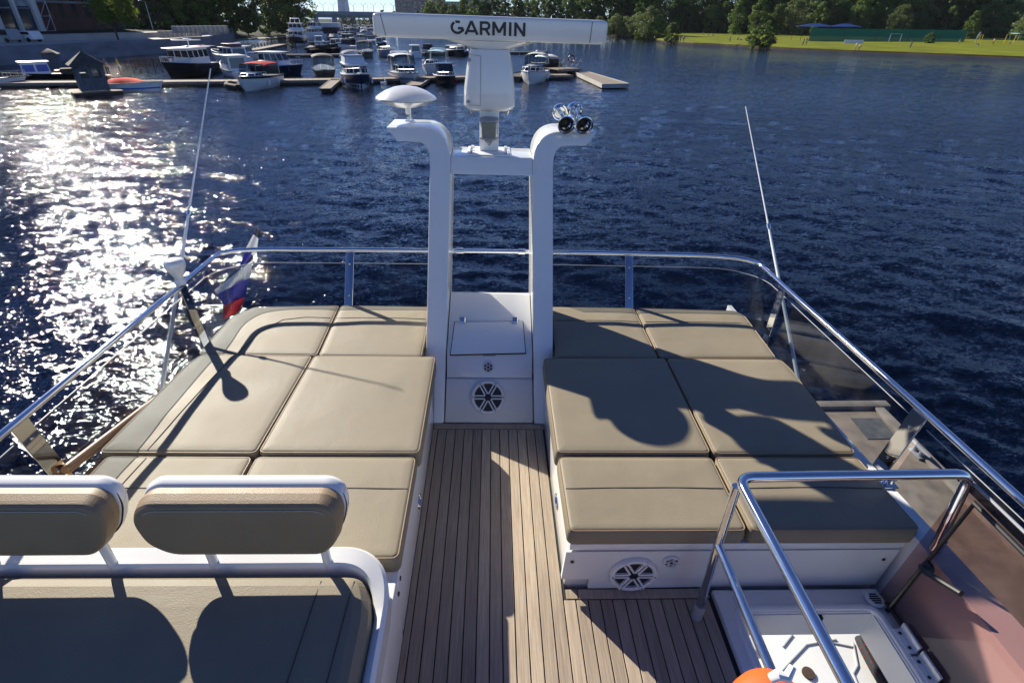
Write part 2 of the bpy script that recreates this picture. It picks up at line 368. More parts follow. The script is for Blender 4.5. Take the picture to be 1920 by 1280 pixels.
m = MB(); m.prism([(.283, 1.268, .063), (.392, 1.268, .063), (.392, 1.268, .004), (1.545, 1.268, .012), (1.56, 1.268, .225), (.289, 1.268, .222)], (0, .018, 0)); m.build('front_panel', GEL2, rb)
m = MB(); ring_latch(m, .30, 1.617, .102, -1); m.build('latch_ring', SS, rb)
m = MB()
for x, y, z in ((.316, 1.267, .168), (1.515, 1.267, .17)): MB().lathe([(0, 0), (.007, 0), (.007, .003), (0, .004)], c=(x, y, z), n=12, M=Matrix.Rotation(R(90), 4, 'X')).build('screw', GREYP, rb)
m = MB().box(.30, 1.57, 1.27, 1.287, .228, .262, .004); m.build('top_lip', GEL, rb)

# ------------------------------------------------------------------ cushions
def cushion(label, poly, z0, z1, seams=(), seed=0, bulge=.005, zf=None, r=.017, cr=.028):
    mb = MB(); pillow(mb, poly, z0, z1, r, bulge, cr, zf, .0012, seed)
    o = mb.build('sunpad_cushion', VIN, sharp=0); o.data.polygons.foreach_set('use_smooth', [True] * len(o.data.polygons))
    tag(o, label, 'cushion', 'taupe sunpad cushions')
    bv = BVHTree.FromPolygons(mb.v, mb.f)
    def drop(x, y):
        hit = bv.ray_cast(Vector((x, y, 2)), Vector((0, 0, -1)))[0]; return (x, y, hit.z + .0003 if hit else z1)
    if seams:
        for path in seams:
            sm = MB()
            pts = [Vector((*p, 0)) for p in path]; den = []
            for a, b in zip(pts, pts[1:]): den += [a.lerp(b, k / 8) for k in range(8)]
            sm.tube([drop(p.x, p.y) for p in den + [pts[-1]]], .0024, 6); sm.build('seam', SEAM, o)
    pp = MB(); rp = inset(round_poly(poly, cr), .004); n = len(rp)
    z = z1 - .004
    pts = []
    for i in range(n + 1):
        p = rp[i % n]; pts.append((p.x, p.y, z + (zf(p.x, p.y) if zf else 0) - .001))
    pp.tube(pts, .0032, 6, cap=False); pp.build('piping', VIND, o)
    return o
cushion('taupe front cushion beside the aisle, above the speaker panel', rect(.287, .938, 1.262, 1.640), .262, .345, [[(.30, 1.462), (.92, 1.462)]], 1)
cushion('taupe front cushion behind the stainless companionway handrail', [(.95, 1.262), (1.588, 1.262), (1.572, 1.642), (.948, 1.642)], .262, .345, [[(.965, 1.462), (1.565, 1.462)]], 2)
cushion('large taupe right cushion by the aisle, carrying the round dome shadow', [(.28, 1.652), (.94, 1.652), (.945, 2.385), (.285, 2.375)], .262, .356, (), 3)
cushion('large taupe right cushion against the smoked side glass', [(.952, 1.652), (1.575, 1.655), (1.60, 2.30), (1.585, 2.392), (.954, 2.388)], .262, .352, (), 4)
cushion('taupe aft cushion just right of the radar arch leg', [(.36, 2.40), (.917, 2.40), (.913, 2.985), (.37, 2.985)], .262, .344, [[(.385, 2.80), (.90, 2.80)]], 5)
cushion('taupe aft cushion in the right stern corner of the glass', [(.926, 2.402), (1.578, 2.412), (1.60, 2.90), (1.56, 2.965), (.922, 2.985)], .262, .344, [[(.94, 2.80), (1.585, 2.79)]], 6)
cushion('pale taupe left cushion beside the aisle and console', [(-.94, 1.648), (-.285, 1.648), (-.285, 2.378), (-.92, 2.380)], .262, .356, (), 7)
cushion('large taupe left outer cushion with the lamp and post shadow', [(-1.575, 1.652), (-.948, 1.650), (-.928, 2.380), (-1.50, 2.388), (-1.53, 2.30)], .262, .352, [[(-1.385, 1.665), (-1.352, 2.1), (-1.322, 2.375)]], 8)
cushion('taupe aft cushion just left of the radar arch leg', [(-.905, 2.392), (-.36, 2.392), (-.37, 2.965), (-.925, 2.968)], .262, .344, [[(-.91, 2.80), (-.385, 2.80)]], 9)
cushion('taupe aft corner cushion by the hanging flag', [(-1.53, 2.398), (-.913, 2.394), (-.932, 2.968), (-1.44, 2.93), (-1.525, 2.80)], .262, .344, [[(-1.32, 2.41), (-1.29, 2.62), (-1.21, 2.76), (-1.09, 2.80), (-.945, 2.80)]], 10)
cushion('taupe front cushion half hidden behind the right headrest', [(-.945, 1.155), (-.297, 1.155), (-.297, 1.638), (-.945, 1.638)], .262, .345, [[(-.93, 1.462), (-.31, 1.462)]], 11)
cushion('taupe front outer cushion beside the wooden poles', [(-1.555, 1.155), (-.957, 1.155), (-.957, 1.638), (-1.535, 1.640)], .262, .345, [[(-1.40, 1.17), (-1.372, 1.625)], [(-1.37, 1.462), (-.97, 1.462)]], 12)

# ------------------------------------------------------------------ radar arch with the console between its legs
SL = math.tan(R(36)); Y0 = 2.255
def pf(x, z, off=0.0): return (x, Y0 + SL * z + off, z)
def depth(z): return .52 - .24 * (z / 1.345)
arch = empty('radar_arch', (0, 2.6, 0), 'white raked radar arch with two curved wings and a console', 'radar arch')
def leg_outline(s):
    o = [(.350, .0), (.350, 1.13)] + [tuple(p)[:2] for p in bez([(.350, 1.17, 0), (.350, 1.272, 0), (.42, 1.276, 0)], 8)] + [(.540, 1.278), (.602, 1.343), (.43, 1.345)]
    o += [tuple(p)[:2] for p in bez([(.40, 1.345, 0), (.234, 1.345, 0), (.232, 1.17, 0)], 12)] + [(.232, 1.05), (.245, .0)]
    return [(s * x, z) for x, z in o]
for s in (-1, 1):
    o = leg_outline(s); m = MB()
    m.loft([[pf(x, z) for x, z in o], [pf(x, z, depth(z)) for x, z in o]]); m.bevel(.008, 45); m.build('leg', GEL, arch, sharp=30)
m = MB(); m.hexa([pf(-.232, 1.128, .003), pf(.232, 1.128, .003), pf(.232, 1.128, .27), pf(-.232, 1.128, .27), pf(-.232, 1.214, .003), pf(.232, 1.214, .003), (.232, 3.40, 1.214), (-.232, 3.40, 1.214)]); m.bevel(.006, 40); m.build('crossbar', GEL, arch)
# console faces: two front panels in the rake of the legs, then the sloping hatch
A, B_ = Vector((0, 2.484, .316)), Vector((0, 2.86, .490)); sdir = (B_ - A).normalized(); snor = Vector((0, -sdir.z, sdir.y))
m = MB(); m.hexa([pf(-.24, .0, .008), pf(.24, .0, .008), pf(.24, .0, .4), pf(-.24, .0, .4), pf(-.236, .193, .008), pf(.236, .193, .008), pf(.236, .193, .4), pf(-.236, .193, .4)]); m.bevel(.004, 40); m.build('lower_panel', GEL2, arch)
m = MB(); zt = .316
m.loft([[pf(x, .198, .008), pf(x, zt, .008 - .001), (x, B_.y, B_.z), (x, B_.y + .06, B_.z - .02), (x, 2.95, .2)] for x in (-.235, .235)]); m.bevel(.004, 25); m.build('upper_panel', GEL, arch)
m = MB().box(-.238, .238, 2.42, 2.7, .15, .2); m.build('panel_gap', CAULK, arch)
def slope(px, py):
    r = Vector(ray(px, py)); c = Vector(CAM); t = (A - c).dot(snor) / r.dot(snor); return c + r * t
hp = [slope(*q) for q in ((845, 665), (985, 662), (980, 604), (853, 605))]
m = MB().prism([p + snor * .0035 for p in [hp[0] + Vector((-.004, -.004, -.002)), hp[1] + Vector((.004, -.004, -.002)), hp[2] + Vector((.004, .004, .002)), hp[3] + Vector((-.004, .004, .002))]], -snor * .006); m.build('hatch_gap', CAULK, arch)
m = MB().prism([p + snor * .009 for p in hp], -snor * .008); m.bevel(.003, 40); hd = m.build('hatch_door', GEL, arch)
for px in (867, 965):
    p = slope(px, 602); m = MB(); m.prism([p + Vector((-.017, 0, 0)) - sdir * .02 + snor * .0095, p + Vector((.017, 0, 0)) - sdir * .02 + snor * .0095, p + Vector((.017, 0, 0)) + sdir * .02 + snor * .0095, p + Vector((-.017, 0, 0)) + sdir * .02 + snor * .0095], snor * .006); m.bevel(.003, 40, 1); m.build('hinge', SSD, hd)
p = Vector(pf(-.003, .302, .004)); m = MB().box(-.038, .032, p.y - .002, p.y + .012, .291, .313, .002); m.build('finger_notch', BGREY, arch)

# ------------------------------------------------------------------ speakers
def speaker(label, c, r, nrm, deep=False, txt=None):
    nrm = Vector(nrm).normalized(); q = nrm.to_track_quat('Z', 'Y').to_matrix().to_4x4()
    e = empty('deck_speaker', c, label, 'speaker', 'white marine speakers'); Mx = q
    m = MB(); hh = .016 if deep else .010
    m.lathe([(r * .80, 0), (r, 0), (r, hh * .5), (r * .96, hh), (r * .86, hh * 1.1), (r * .80, hh * .8)], n=48, M=Mx); m.v = [tuple(Vector(v)) for v in m.v]
    for k in range(6):
        a = k * math.pi / 3
        for s in (-1, 1):
            w = r * .075; off = s * r * .085
            m.box(r * .18, r * .86, off - w * .55, off + w * .55, hh * .35, hh, .001, M=Mx @ Matrix.Rotation(a, 4, 'Z'), seg=1)
        m.box(r * .80, r * .97, -r * .09, r * .09, hh * .3, hh * 1.25, .002, M=Mx @ Matrix.Rotation(a, 4, 'Z'), seg=1)
    m.build('grille', GEL, e, world=False)
    m = MB(); m.lathe([(0, .001), (r * .82, .001), (r * .82, .003), (r * .35, .0015), (0, .002)], n=36, M=Mx); m.build('cone', GREYP, e, world=False)
    m = MB(); m.lathe([(0, .003), (r * .19, .003), (r * .19, hh * .9), (r * .12, hh), (0, hh)], n=6, M=Mx @ Matrix.Rotation(R(30), 4, 'Z')); m.build('hub', BLK, e, world=False)
    m = MB()
    for k in range(6): m.lathe([(0, 0), (r * .035, 0), (r * .035, .0015), (0, .002)], c=Mx @ Vector((r * .885 * math.cos(k * math.pi / 3), r * .885 * math.sin(k * math.pi / 3), hh * 1.25)), n=8, M=Mx)
    m.build('screws', GREYP, e, world=False)
    if txt: lettering('lettering', txt, r * .11, GREYP, e, Mx @ Matrix.Translation((-r * .52, 0, hh * 1.02)), .0002)
    return e
fn = Vector((0, -1, SL)).normalized()
speaker('large round white speaker low on the console between the arch legs', Vector(pf(-.007, .113, .006)), .094, fn, True, 'JL AUDIO')
speaker('tiny round white tweeter on the console above the large speaker', Vector(pf(-.008, .246, .006)), .03, fn)
speaker('large round white speaker on the panel under the right sunpad', (.556, 1.267, .098), .092, (0, -1, 0), True)
speaker('tiny round white tweeter on the panel under the right sunpad', (.69, 1.267, .168), .031, (0, -1, 0))

# ------------------------------------------------------------------ radar scanner
MX = -.017
rad = empty('radar_scanner', (MX, 3.30, 1.44), 'white open array radar scanner with dark GARMIN lettering', 'radar')
zb, ztp = 1.443, 1.745
m = MB(); rings = []
for t, w, dp in ((0, .118, .10), (.03, .135, .115), (.08, .146, .125), (.35, .143, .122), (.7, .128, .112), (.92, .113, .102), (1, .104, .095)):
    z = zb + t * (ztp - zb); ring = []
    for k in range(40):
        a = 2 * math.pi * k / 40; ca, sa = math.cos(a), math.sin(a); e = 2 / 3.4
        ring.append((MX + w * math.copysign(abs(ca) ** e, ca), 3.32 + dp * math.copysign(abs(sa) ** e, sa), z))
    rings.append(ring)
m.loft(rings); m.build('pedestal', GEL, rad, sharp=40)
m = MB()
def pfy(z): return 3.32 - np.interp((z - zb) / (ztp - zb), [0, .03, .08, .35, .7, .92, 1], [.10, .115, .125, .122, .112, .102, .095]) - .0006
ln = [(-.133, 1.475), (-.048, 1.475), (-.048, 1.715), (-.112, 1.722)]
for a, b in zip(ln, ln[1:]):
    m.tube([(MX + a[0] + (b[0] - a[0]) * k / 8, pfy(a[1] + (b[1] - a[1]) * k / 8) + (.012 if k == 0 and a[0] < -.12 else 0), a[1] + (b[1] - a[1]) * k / 8) for k in range(9)], .0012, 5)
m.build('cover_seam', BGREY, rad)
m = MB()
for x, z in ((-.118, 1.695), (-.125, 1.492)): m.lathe([(0, 0), (.010, 0), (.010, .004), (0, .005)], c=(MX + x + .008, pfy(z) + .016, z), n=14, M=Matrix.Rotation(R(90), 4, 'X'))
m.build('cover_screw', BGREY, rad)
m = MB()
for x in (-.1, .1): m.lathe([(0, -.022), (.006, -.02), (.009, -.008), (.012, 0), (0, .001)], c=(MX + x, 3.25, zb), n=10)
m.build('mount_bolt', SS, rad)
# bar and saddle share a small yaw
RB = Matrix.Translation((MX + .006, 3.33, 0)) @ Matrix.Rotation(R(-2.5), 4, 'Z')
m = MB(); rings = []
for w, dp, z in ((.098, .09, 1.742), (.125, .10, 1.752), (.20, .105, 1.770), (.255, .108, 1.784)):
    rings.append([RB @ Vector((w * math.copysign(abs(math.cos(a)) ** .7, math.cos(a)), dp * math.copysign(abs(math.sin(a)) ** .7, math.sin(a)), z)) for a in [2 * math.pi * k / 32 for k in range(32)]])
m.loft(rings); m.build('saddle', GEL, rad)
m = MB(); rings = []
def barsec(x, k, dz=0.0):     # cross-section of the bar: flat front face, tapering aft
    pts = [(-.108, 1.786), (-.118, 1.797), (-.124, 1.888), (-.114, 1.898), (.05, 1.894), (.10, 1.868), (.105, 1.82), (.08, 1.789)]
    zc = 1.842; return [RB @ Vector((x, y * (1 if k > .9 else .55 + .45 * k), zc + dz + (z - zc) * k)) for y, z in pts]
HB = .612
for x, k in ((-HB, .62), (-HB + .006, .86), (-HB + .02, .95), (-HB + .05, 1), (-HB + .056, 1), (0, 1), (HB - .056, 1), (HB - .05, 1), (HB - .02, .95), (HB - .006, .86), (HB, .62)): rings.append(barsec(x, k))
m.loft(rings); m.bevel(.005, 35); m.build('antenna_bar', GEL, rad, sharp=28)
m = MB()
for x in (-HB + .048, HB - .085):
    m.tube([RB @ Vector((x + (.018 if x < 0 else -.004) * (1 - k / 8), -.1184 - .0060 * k / 8 - .0004, 1.795 + k * .0118)) for k in range(9)], .0016, 5)
m.build('end_cap_seam', GREYP, rad)
tilt = math.atan2(.006, .091)
def stroke_text(mb, M, h, sw):
    """capital letters GARMIN from broad strokes, lying in the xy plane of M, total width returned by layout"""
    k = [0]
    def st(a, b, w=sw):
        a, b = Vector((*a, 0)) * h, Vector((*b, 0)) * h; u = (b - a).normalized(); n = Vector((-u.y, u.x, 0)) * w * h / 2; k[0] += 1; z = Vector((0, 0, .0006 + k[0] * .00003))
        mb.prism([M @ (a - n + z), M @ (b - n + z), M @ (b + n + z), M @ (a + n + z)], (M.to_3x3() @ Vector((0, 0, -.0008))))
    def arc(cx, cy, rx, ry, a0, a1, n=16):
        P = [(cx + rx * math.cos(R(a0 + (a1 - a0) * i / n)), cy + ry * math.sin(R(a0 + (a1 - a0) * i / n))) for i in range(n + 1)]
        for a, b in zip(P, P[1:]):
            d_ = ((b[0] - a[0]) * .12, (b[1] - a[1]) * .12); st((a[0] - d_[0], a[1] - d_[1]), (b[0] + d_[0], b[1] + d_[1]))
    hs = sw / 2; x = -2.74
    arc(x + .46, .5, .40, .5 - hs, 62, 108, 6); arc(x + .46, .5, .40, .5 - hs, 122, 345, 20); st((x + .50, .44), (x + .90, .44)); st((x + .85, .42), (x + .85, .20))   # G, notched at the top left
    x += 1.02; st((x + .03, 0), (x + .46, .99)); st((x + .89, 0), (x + .46, .99)); st((x + .22, .26), (x + .72, .26))                       # A
    x += 1.06; st((x + hs, 0), (x + hs, 1)); st((x, 1 - hs), (x + .46, 1 - hs)); st((x, .44), (x + .46, .44)); arc(x + .46, .68, .22, .24, -90, 90, 10); st((x + .42, .44), (x + .70, 0))   # R
    x += .90; st((x + hs, 0), (x + hs, 1)); st((x + hs, .98), (x + .50, .22)); st((x + .50, .22), (x + 1.0 - hs, .98)); st((x + 1.0 - hs, 0), (x + 1.0 - hs, 1))   # M
    x += 1.20; st((x + hs, 0), (x + hs, 1))                                                                                                       # I
    x += .38; st((x + hs, 0), (x + hs, 1)); st((x + hs, .95), (x + .82 - hs, .05)); st((x + .82 - hs, 0), (x + .82 - hs, 1))                     # N
mt_ = MB(); stroke_text(mt_, RB @ Matrix.Translation((-.006, -.1212, 1.843)) @ Matrix.Rotation(R(90) + tilt, 4, 'X') @ Matrix.Diagonal((1.16, 1, 1, 1)) @ Matrix.Translation((0, -.031, 0)), .062, .19); mt_.build('lettering', GREYP, rad, sharp=0)
# ------------------------------------------------------------------ radar post and masthead lamp
post = empty('radar_post', (MX, 3.28, 1.214), 'pale steel post bolted to the arch crossbar under the radar', 'mast post')
m = MB().box(MX - .125, MX + .125, 3.155, 3.385, 1.2145, 1.2225, .003); m.build('base_plate', BWHITE, post)
m = MB().box(MX - .055, MX + .055, 3.255, 3.30, 1.223, 1.445, .004); m.build('column', BWHITE, post)
for x in (-.1, .1):
    for y in (3.19, 3.265, 3.35):
        m = MB(); m.lathe([(.0, 0), (.013, 0), (.013, .003), (.009, .004), (.009, .013), (0, .014)], c=(MX + x, y, 1.2227), n=6); m.build('bolt', SS, post)
lamp = empty('masthead_lamp', (MX, 3.205, 1.28), 'clear ribbed masthead lamp on the radar post', 'navigation lamp')
m = MB(); pr = [(0, 1.31)]
for k in range(13): z = 1.31 + k * .0065; pr += [(.050, z), (.053, z + .0022), (.050, z + .0045)]
pr += [(0, 1.396)]; m.lathe(pr, c=(MX, 3.205, 0), n=32); m.build('lens', LENS, lamp)
m = MB(); m.lathe([(0, 1.394), (.056, 1.394), (.057, 1.404), (.050, 1.412), (0, 1.414)], c=(MX, 3.205, 0), n=32); m.build('lamp_cap', BGREY, lamp); m = MB(); m.lathe([(0, 1.262), (.008, 1.265), (.012, 1.275), (.024, 1.285), (.026, 1.297), (.055, 1.302), (.056, 1.311), (0, 1.312)], c=(MX, 3.205, 0), n=32); m.build('lamp_foot', BGREY, lamp)
m = MB(); m.lathe([(0, 1.312), (.02, 1.312), (.017, 1.36), (.012, 1.393), (0, 1.393)], c=(MX, 3.205, 0), n=16); m.build('bulb', BWHITE, lamp)

# ------------------------------------------------------------------ satellite dome on the left wing
DX, DY = -.505, 3.43
dome = empty('satellite_antenna', (DX + .012, DY, 1.345), 'flat white mushroom satellite antenna on the left arch wing', 'antenna')
m = MB(); m.lathe([(.0, 1.418), (.05, 1.422), (.085, 1.432), (.15, 1.458), (.174, 1.468), (.176, 1.476), (.165, 1.486), (.12, 1.513), (.07, 1.531), (.03, 1.538), (0, 1.539)], c=(DX, DY, 0), n=56); m.build('dome', GEL, dome, sharp=50)
m = MB(); m.tube([(DX + .176 * math.cos(a), DY + .176 * math.sin(a), 1.470) for a in [k / 48 * 2 * math.pi for k in range(49)]], .0016, 5); m.build('dome_seam', BGREY, dome)
m = MB(); m.lathe([(0, 1.385), (.016, 1.385), (.018, 1.42), (.024, 1.426), (0, 1.428)], c=(DX + .006, DY, 0), n=18); m.build('collar', GEL, dome)
m = MB(); m.lathe([(0, 1.3455), (.030, 1.3455), (.030, 1.350), (.016, 1.353), (.015, 1.362), (.018, 1.366), (.012, 1.37), (.012, 1.388), (0, 1.389)], c=(DX + .012, DY, 0), n=22); m.build('foot', SS, dome)
# ------------------------------------------------------------------ twin horn on the right wing
hx = Vector(atY(1064, 221, 3.36))
horn = empty('twin_horn', (hx.x, hx.y, 1.345), 'chrome twin trumpet horn with dark mouths on the right arch wing', 'horn')
for mp_, dp_ in (((1062, 235), (1050, 210)), ((1096, 236), (1077, 207))):
    a = Vector(atY(*mp_, 3.19)); b = Vector(atY(*dp_, 3.44)); ax = (a - b).normalized(); q = ax.to_track_quat('Z', 'Y').to_matrix().to_4x4(); Lh = (a - b).length
    m = MB(); m.lathe([(.011, .02), (.011, Lh * .45), (.014, Lh * .7), (.025, Lh * .88), (.045, Lh - .004), (.050, Lh), (.047, Lh + .001), (.040, Lh - .012), (.020, Lh * .86), (.010, Lh * .68), (0, Lh * .66)], c=b, n=28, M=q)
    tr = m.build('trumpet', SS, horn, sharp=60)
    m = MB(); m.lathe([(0, Lh * .80), (.018, Lh * .80), (.0395, Lh - .011), (.0385, Lh - .010), (.012, Lh * .79), (0, Lh * .79)], c=b, n=24, M=q); m.build('mouth', BLK, tr)
    m = MB(); m.lathe([(0, -.022), (.035, -.022), (.044, -.016), (.047, 0), (.047, .010), (.043, .013), (.034, .009), (.030, .012), (.014, .012), (.012, .024), (0, .024)], c=b, n=32, M=q); m.build('compression_driver', SS, horn, sharp=25)
    m = MB().tube([b + Vector((0, 0, -.03)), (b.x + .01, b.y - .03, 1.35)], .009, 8); m.build('bracket', SS, horn)

# ------------------------------------------------------------------ guard rail, stanchions and acrylic screens
ZR = .637
rail = empty('guard_rail', (0, 2.2, .3), 'polished stainless guard rail with smoked acrylic screens round the flybridge', 'guard rail')
path = bend([(-1.70, -.6, ZR), (-1.652, 1.44, ZR), (-1.628, 3.09, ZR), (-1.40, 3.128, ZR), (-.876, 3.146, ZR), (0, 3.165, ZR), (.877, 3.165, ZR), (1.44, 3.15, ZR), (1.665, 3.09, ZR), (1.668, 2.6, ZR), (1.69, 1.6, ZR), (1.715, -.6, ZR)], .14)
m = MB().tube(path, .0135, 14); m.build('top_tube', SS, rail, sharp=60)
for s in (-1, 1):
    m = MB().tube([(s * .215, 3.165, ZR), (s * .172, 3.165, ZR)], .019, 14); m.build('rail_socket', SS, rail)
def stanchion(a, b, w, side):
    a, b = Vector(a), Vector(b); wd = Vector((0, w / 2, 0)) if side else Vector((w / 2, 0, 0)); th = Vector((.009, 0, 0)) if side else Vector((0, .009, 0))
    if side and a.x > 0: th = -th
    m = MB().prism([b - wd, b + wd, a + wd, a - wd], th); m.bevel(.0015, 40, 1); st = m.build('stanchion', SSD, rail)
    for t in (.18, .62):
        m = MB()
        p = b.lerp(a, 1 - t); mm = Matrix.Rotation(R(90), 4, 'X') if not side else Matrix.Rotation(R(90 if a.x < 0 else -90), 4, 'Y')
        off = Vector((0, -.0002, 0)) if not side else Vector((.0092 if a.x < 0 else -.0092, 0, 0))
        m.lathe([(0, 0), (.006, 0), (.005, .003), (0, .0035)], c=p + off, n=12, M=mm); m.build('screw', SS, st)
stanchion((-.873, 3.141, .628), (-.886, 2.93, .24), .05, False); stanchion((.880, 3.160, .628), (.890, 2.95, .24), .05, False)
stanchion((-1.634, 2.61, .625), (-1.612, 2.625, .22), .065, True); stanchion((-1.655, 1.50, .625), (-1.632, 1.54, .22), .075, True)
stanchion((1.664, 2.70, .625), (1.64, 2.66, .22), .06, True); stanchion((1.688, 1.585, .625), (1.648, 1.60, .24), .075, True)
stanchion((-1.67, .35, .625), (-1.65, .38, .2), .075, True); stanchion((1.70, .42, .625), (1.67, .42, .24), .075, True)
def screen(pts, zb_, zts):
    n = len(pts); inn = []
    P = [Vector((*p, 0)) for p in pts]; m = MB(); th = .008; rings = []
    for i, p in enumerate(P):
        t = (P[min(i + 1, n - 1)] - P[max(i - 1, 0)]).normalized(); nn = Vector((t.y, -t.x, 0)) * th / 2; z1 = zts[i]
        q_ = Vector((p.x * .975, p.y - .19 * min(1, max(0, (p.y - 2.75) / .35)), 0)); rings.append([q_ - nn + Vector((0, 0, zb_)), q_ + nn + Vector((0, 0, zb_)), p + nn + Vector((0, 0, z1)), p - nn + Vector((0, 0, z1))])
    m.loft(rings); g = m.build('acrylic_screen', GLASS, rail, sharp=50)
    m = MB().tube([p + Vector((0, 0, zts[i] + .001)) for i, p in enumerate(P)], .0021, 6); m.build('polished_edge', BGREY, g)
xl = lambda y: -1.668 + (y - 1.4) * .018
screen([(xl(y), y) for y in np.linspace(-.5, 1.46, 6)], .2, [.56] * 6)
lp = [(xl(y), y) for y in np.linspace(1.54, 2.85, 8)] + [tuple(p)[:2] for p in bez([(xl(2.9), 2.9, 0), (xl(3.1), 3.15, 0), (-1.36, 3.165, 0)], 10)] + [(x, 3.165 + (x + 1.36) * .02) for x in np.linspace(-1.25, -.355, 6)]
screen(lp, .2, [.565 - .032 * min(1, max(0, (p[1] - 2.85) / .25)) for p in lp])
rp = [(x, 3.19 - (x - .36) * .01) for x in np.linspace(.36, 1.30, 6)] + [tuple(p)[:2] for p in bez([(1.42, 3.178, 0), (1.70, 3.16, 0), (1.692, 2.88, 0)], 10)] + [(1.69 + (2.8 - y) * .015, y) for y in np.linspace(2.78, 1.64, 8)]
screen(rp, .2, [.57 - .03 * min(1, max(0, (p[1] - 2.85) / .25)) for p in rp])
screen([(1.709 + (1.55 - y) * .015, y) for y in np.linspace(1.55, -.5, 6)], .2, [.57] * 6)

# ------------------------------------------------------------------ white pear-shaped antenna on the left rail
m = MB(); m.lathe([(0, .630), (.026, .632), (.029, .640), (.026, .652), (.022, .660), (.024, .672), (.036, .70), (.046, .722), (.050, .735), (.050, .752), (.045, .764), (.030, .771), (0, .773)], c=(-1.632, 2.612, .012), n=30)
tag(m.build('rail_antenna', GEL, sharp=50), 'white pear shaped antenna clamped on the left guard rail', 'antenna')
# ------------------------------------------------------------------ whip antennas
for s, a, b, lab in ((-1, (-1.75, 3.762, 1.566), (-1.75, 2.376, .162), 'thin white whip antenna outside the left rail, against the sun glitter'), (1, (1.75, 3.945, 1.418), (1.75, 2.439, .203), 'thin white whip antenna leaning outside the right rail')):
    a, b = Vector(a), Vector(b); u = (a - b); e = empty('whip_antenna', b - u * .35, lab, 'whip antenna', 'whip antennas')
    m = MB().tube([b - u * .35, b + u * .12, b + u * .45, b + u * .55, a], [.0105, .010, .008, .005, .003], 10); m.build('whip', GEL, e)
    m = MB().tube([b + u * .50, b + u * .515], .0115, 10); m.build('ferrule', SS, e)
    m = MB().lathe([(0, 0), (.03, 0), (.03, .05), (.016, .09), (0, .09)], c=b - u * .36, n=14); m.build('mount', SS, e)
# ------------------------------------------------------------------ wooden poles inside the left screen
for k, (a, b, r, lab) in enumerate((((-1.614, 1.53, .372), (-1.575, 2.40, .235), .020, 'varnished wooden pole lying nearest the left screen'), ((-1.585, 1.47, .31), (-1.56, 2.30, .235), .015, 'thinner varnished wooden pole tucked under the left cushions'))):
    a, b = Vector(a), Vector(b); u = (b - a).normalized(); m = MB().tube([a, a + u * .004, a + u * .02, b], [r * .8, r * .95, r, r], 16); tag(m.build('wooden_pole', WOOD), lab, 'pole')

# ------------------------------------------------------------------ flag on its raked staff, astern of the screen
FY = 3.8
def fp(x, y, dy=0.0): return Vector(atY(x, y, FY + dy))
flag = empty('stern_flag', fp(448, 640), 'white, blue and red striped flag drooping from its raked staff', 'flag')
m = MB().tube([fp(483.5, 428, .06), fp(470, 490, .06), fp(453, 548, .06), fp(436, 605, .06)], .011, 10); m.build('staff', GREYP, flag)
FW = mat('flag_white', (.72, .72, .74), .8, var=.1, vscale=12); FB = mat('flag_blue', (.055, .05, .30), .8, var=.2, vscale=12); FR = mat('flag_red', (.55, .02, .03), .8, var=.2, vscale=12)
def cloth(m, rows, nu=9, amp=.02, ph=0.0):
    """rows: list of (left px, right px, bulge) top to bottom"""
    n = len(rows); vs = []
    for i, (l, r, *_) in enumerate(rows):
        for k in range(nu):
            t = k / (nu - 1); x = l[0] + (r[0] - l[0]) * t; y = l[1] + (r[1] - l[1]) * t
            vs.append(fp(x, y, amp * math.sin(t * 7 + ph + i * .35) + (1 - t) * -.03))
    o = len(vs); th = Vector((0, .0015, 0)); fs = [(i * nu + k, i * nu + k + 1, (i + 1) * nu + k + 1, (i + 1) * nu + k) for i in range(n - 1) for k in range(nu - 1)]
    m.add(vs, fs)
def rows(tl, tr, bl, br, n=7, sag=0):
    return [((tl[0] + (bl[0] - tl[0]) * k / n, tl[1] + (bl[1] - tl[1]) * k / n), (tr[0] + (br[0] - tr[0]) * k / n, tr[1] + (br[1] - tr[1]) * k / n)) for k in range(n + 1)]
m = MB()
m.mi(0); cloth(m, rows((402, 544), (475, 486), (407, 551), (468, 521)))
m.mi(1); cloth(m, rows((407, 551), (468, 521), (420, 572), (459, 557)), ph=.6)
m.mi(2); cloth(m, rows((420, 572), (459, 557), (417, 601), (449, 583)), ph=1.2)
m.build('main_fold', [FW, FB, FR], flag, sharp=0)
m = MB(); m.mi(0); cloth(m, [((470, 444), (480, 452)), ((456, 470), (476, 478)), ((455, 474), (475, 487))], amp=.01)
m.mi(1); cloth(m, rows((455, 473), (473, 480), (443, 510), (458, 500)), amp=.015)
m.v = [(v[0], v[1] + .05, v[2]) for v in m.v]; m.build('upper_fold', [FW, FB, FR], flag, sharp=0)

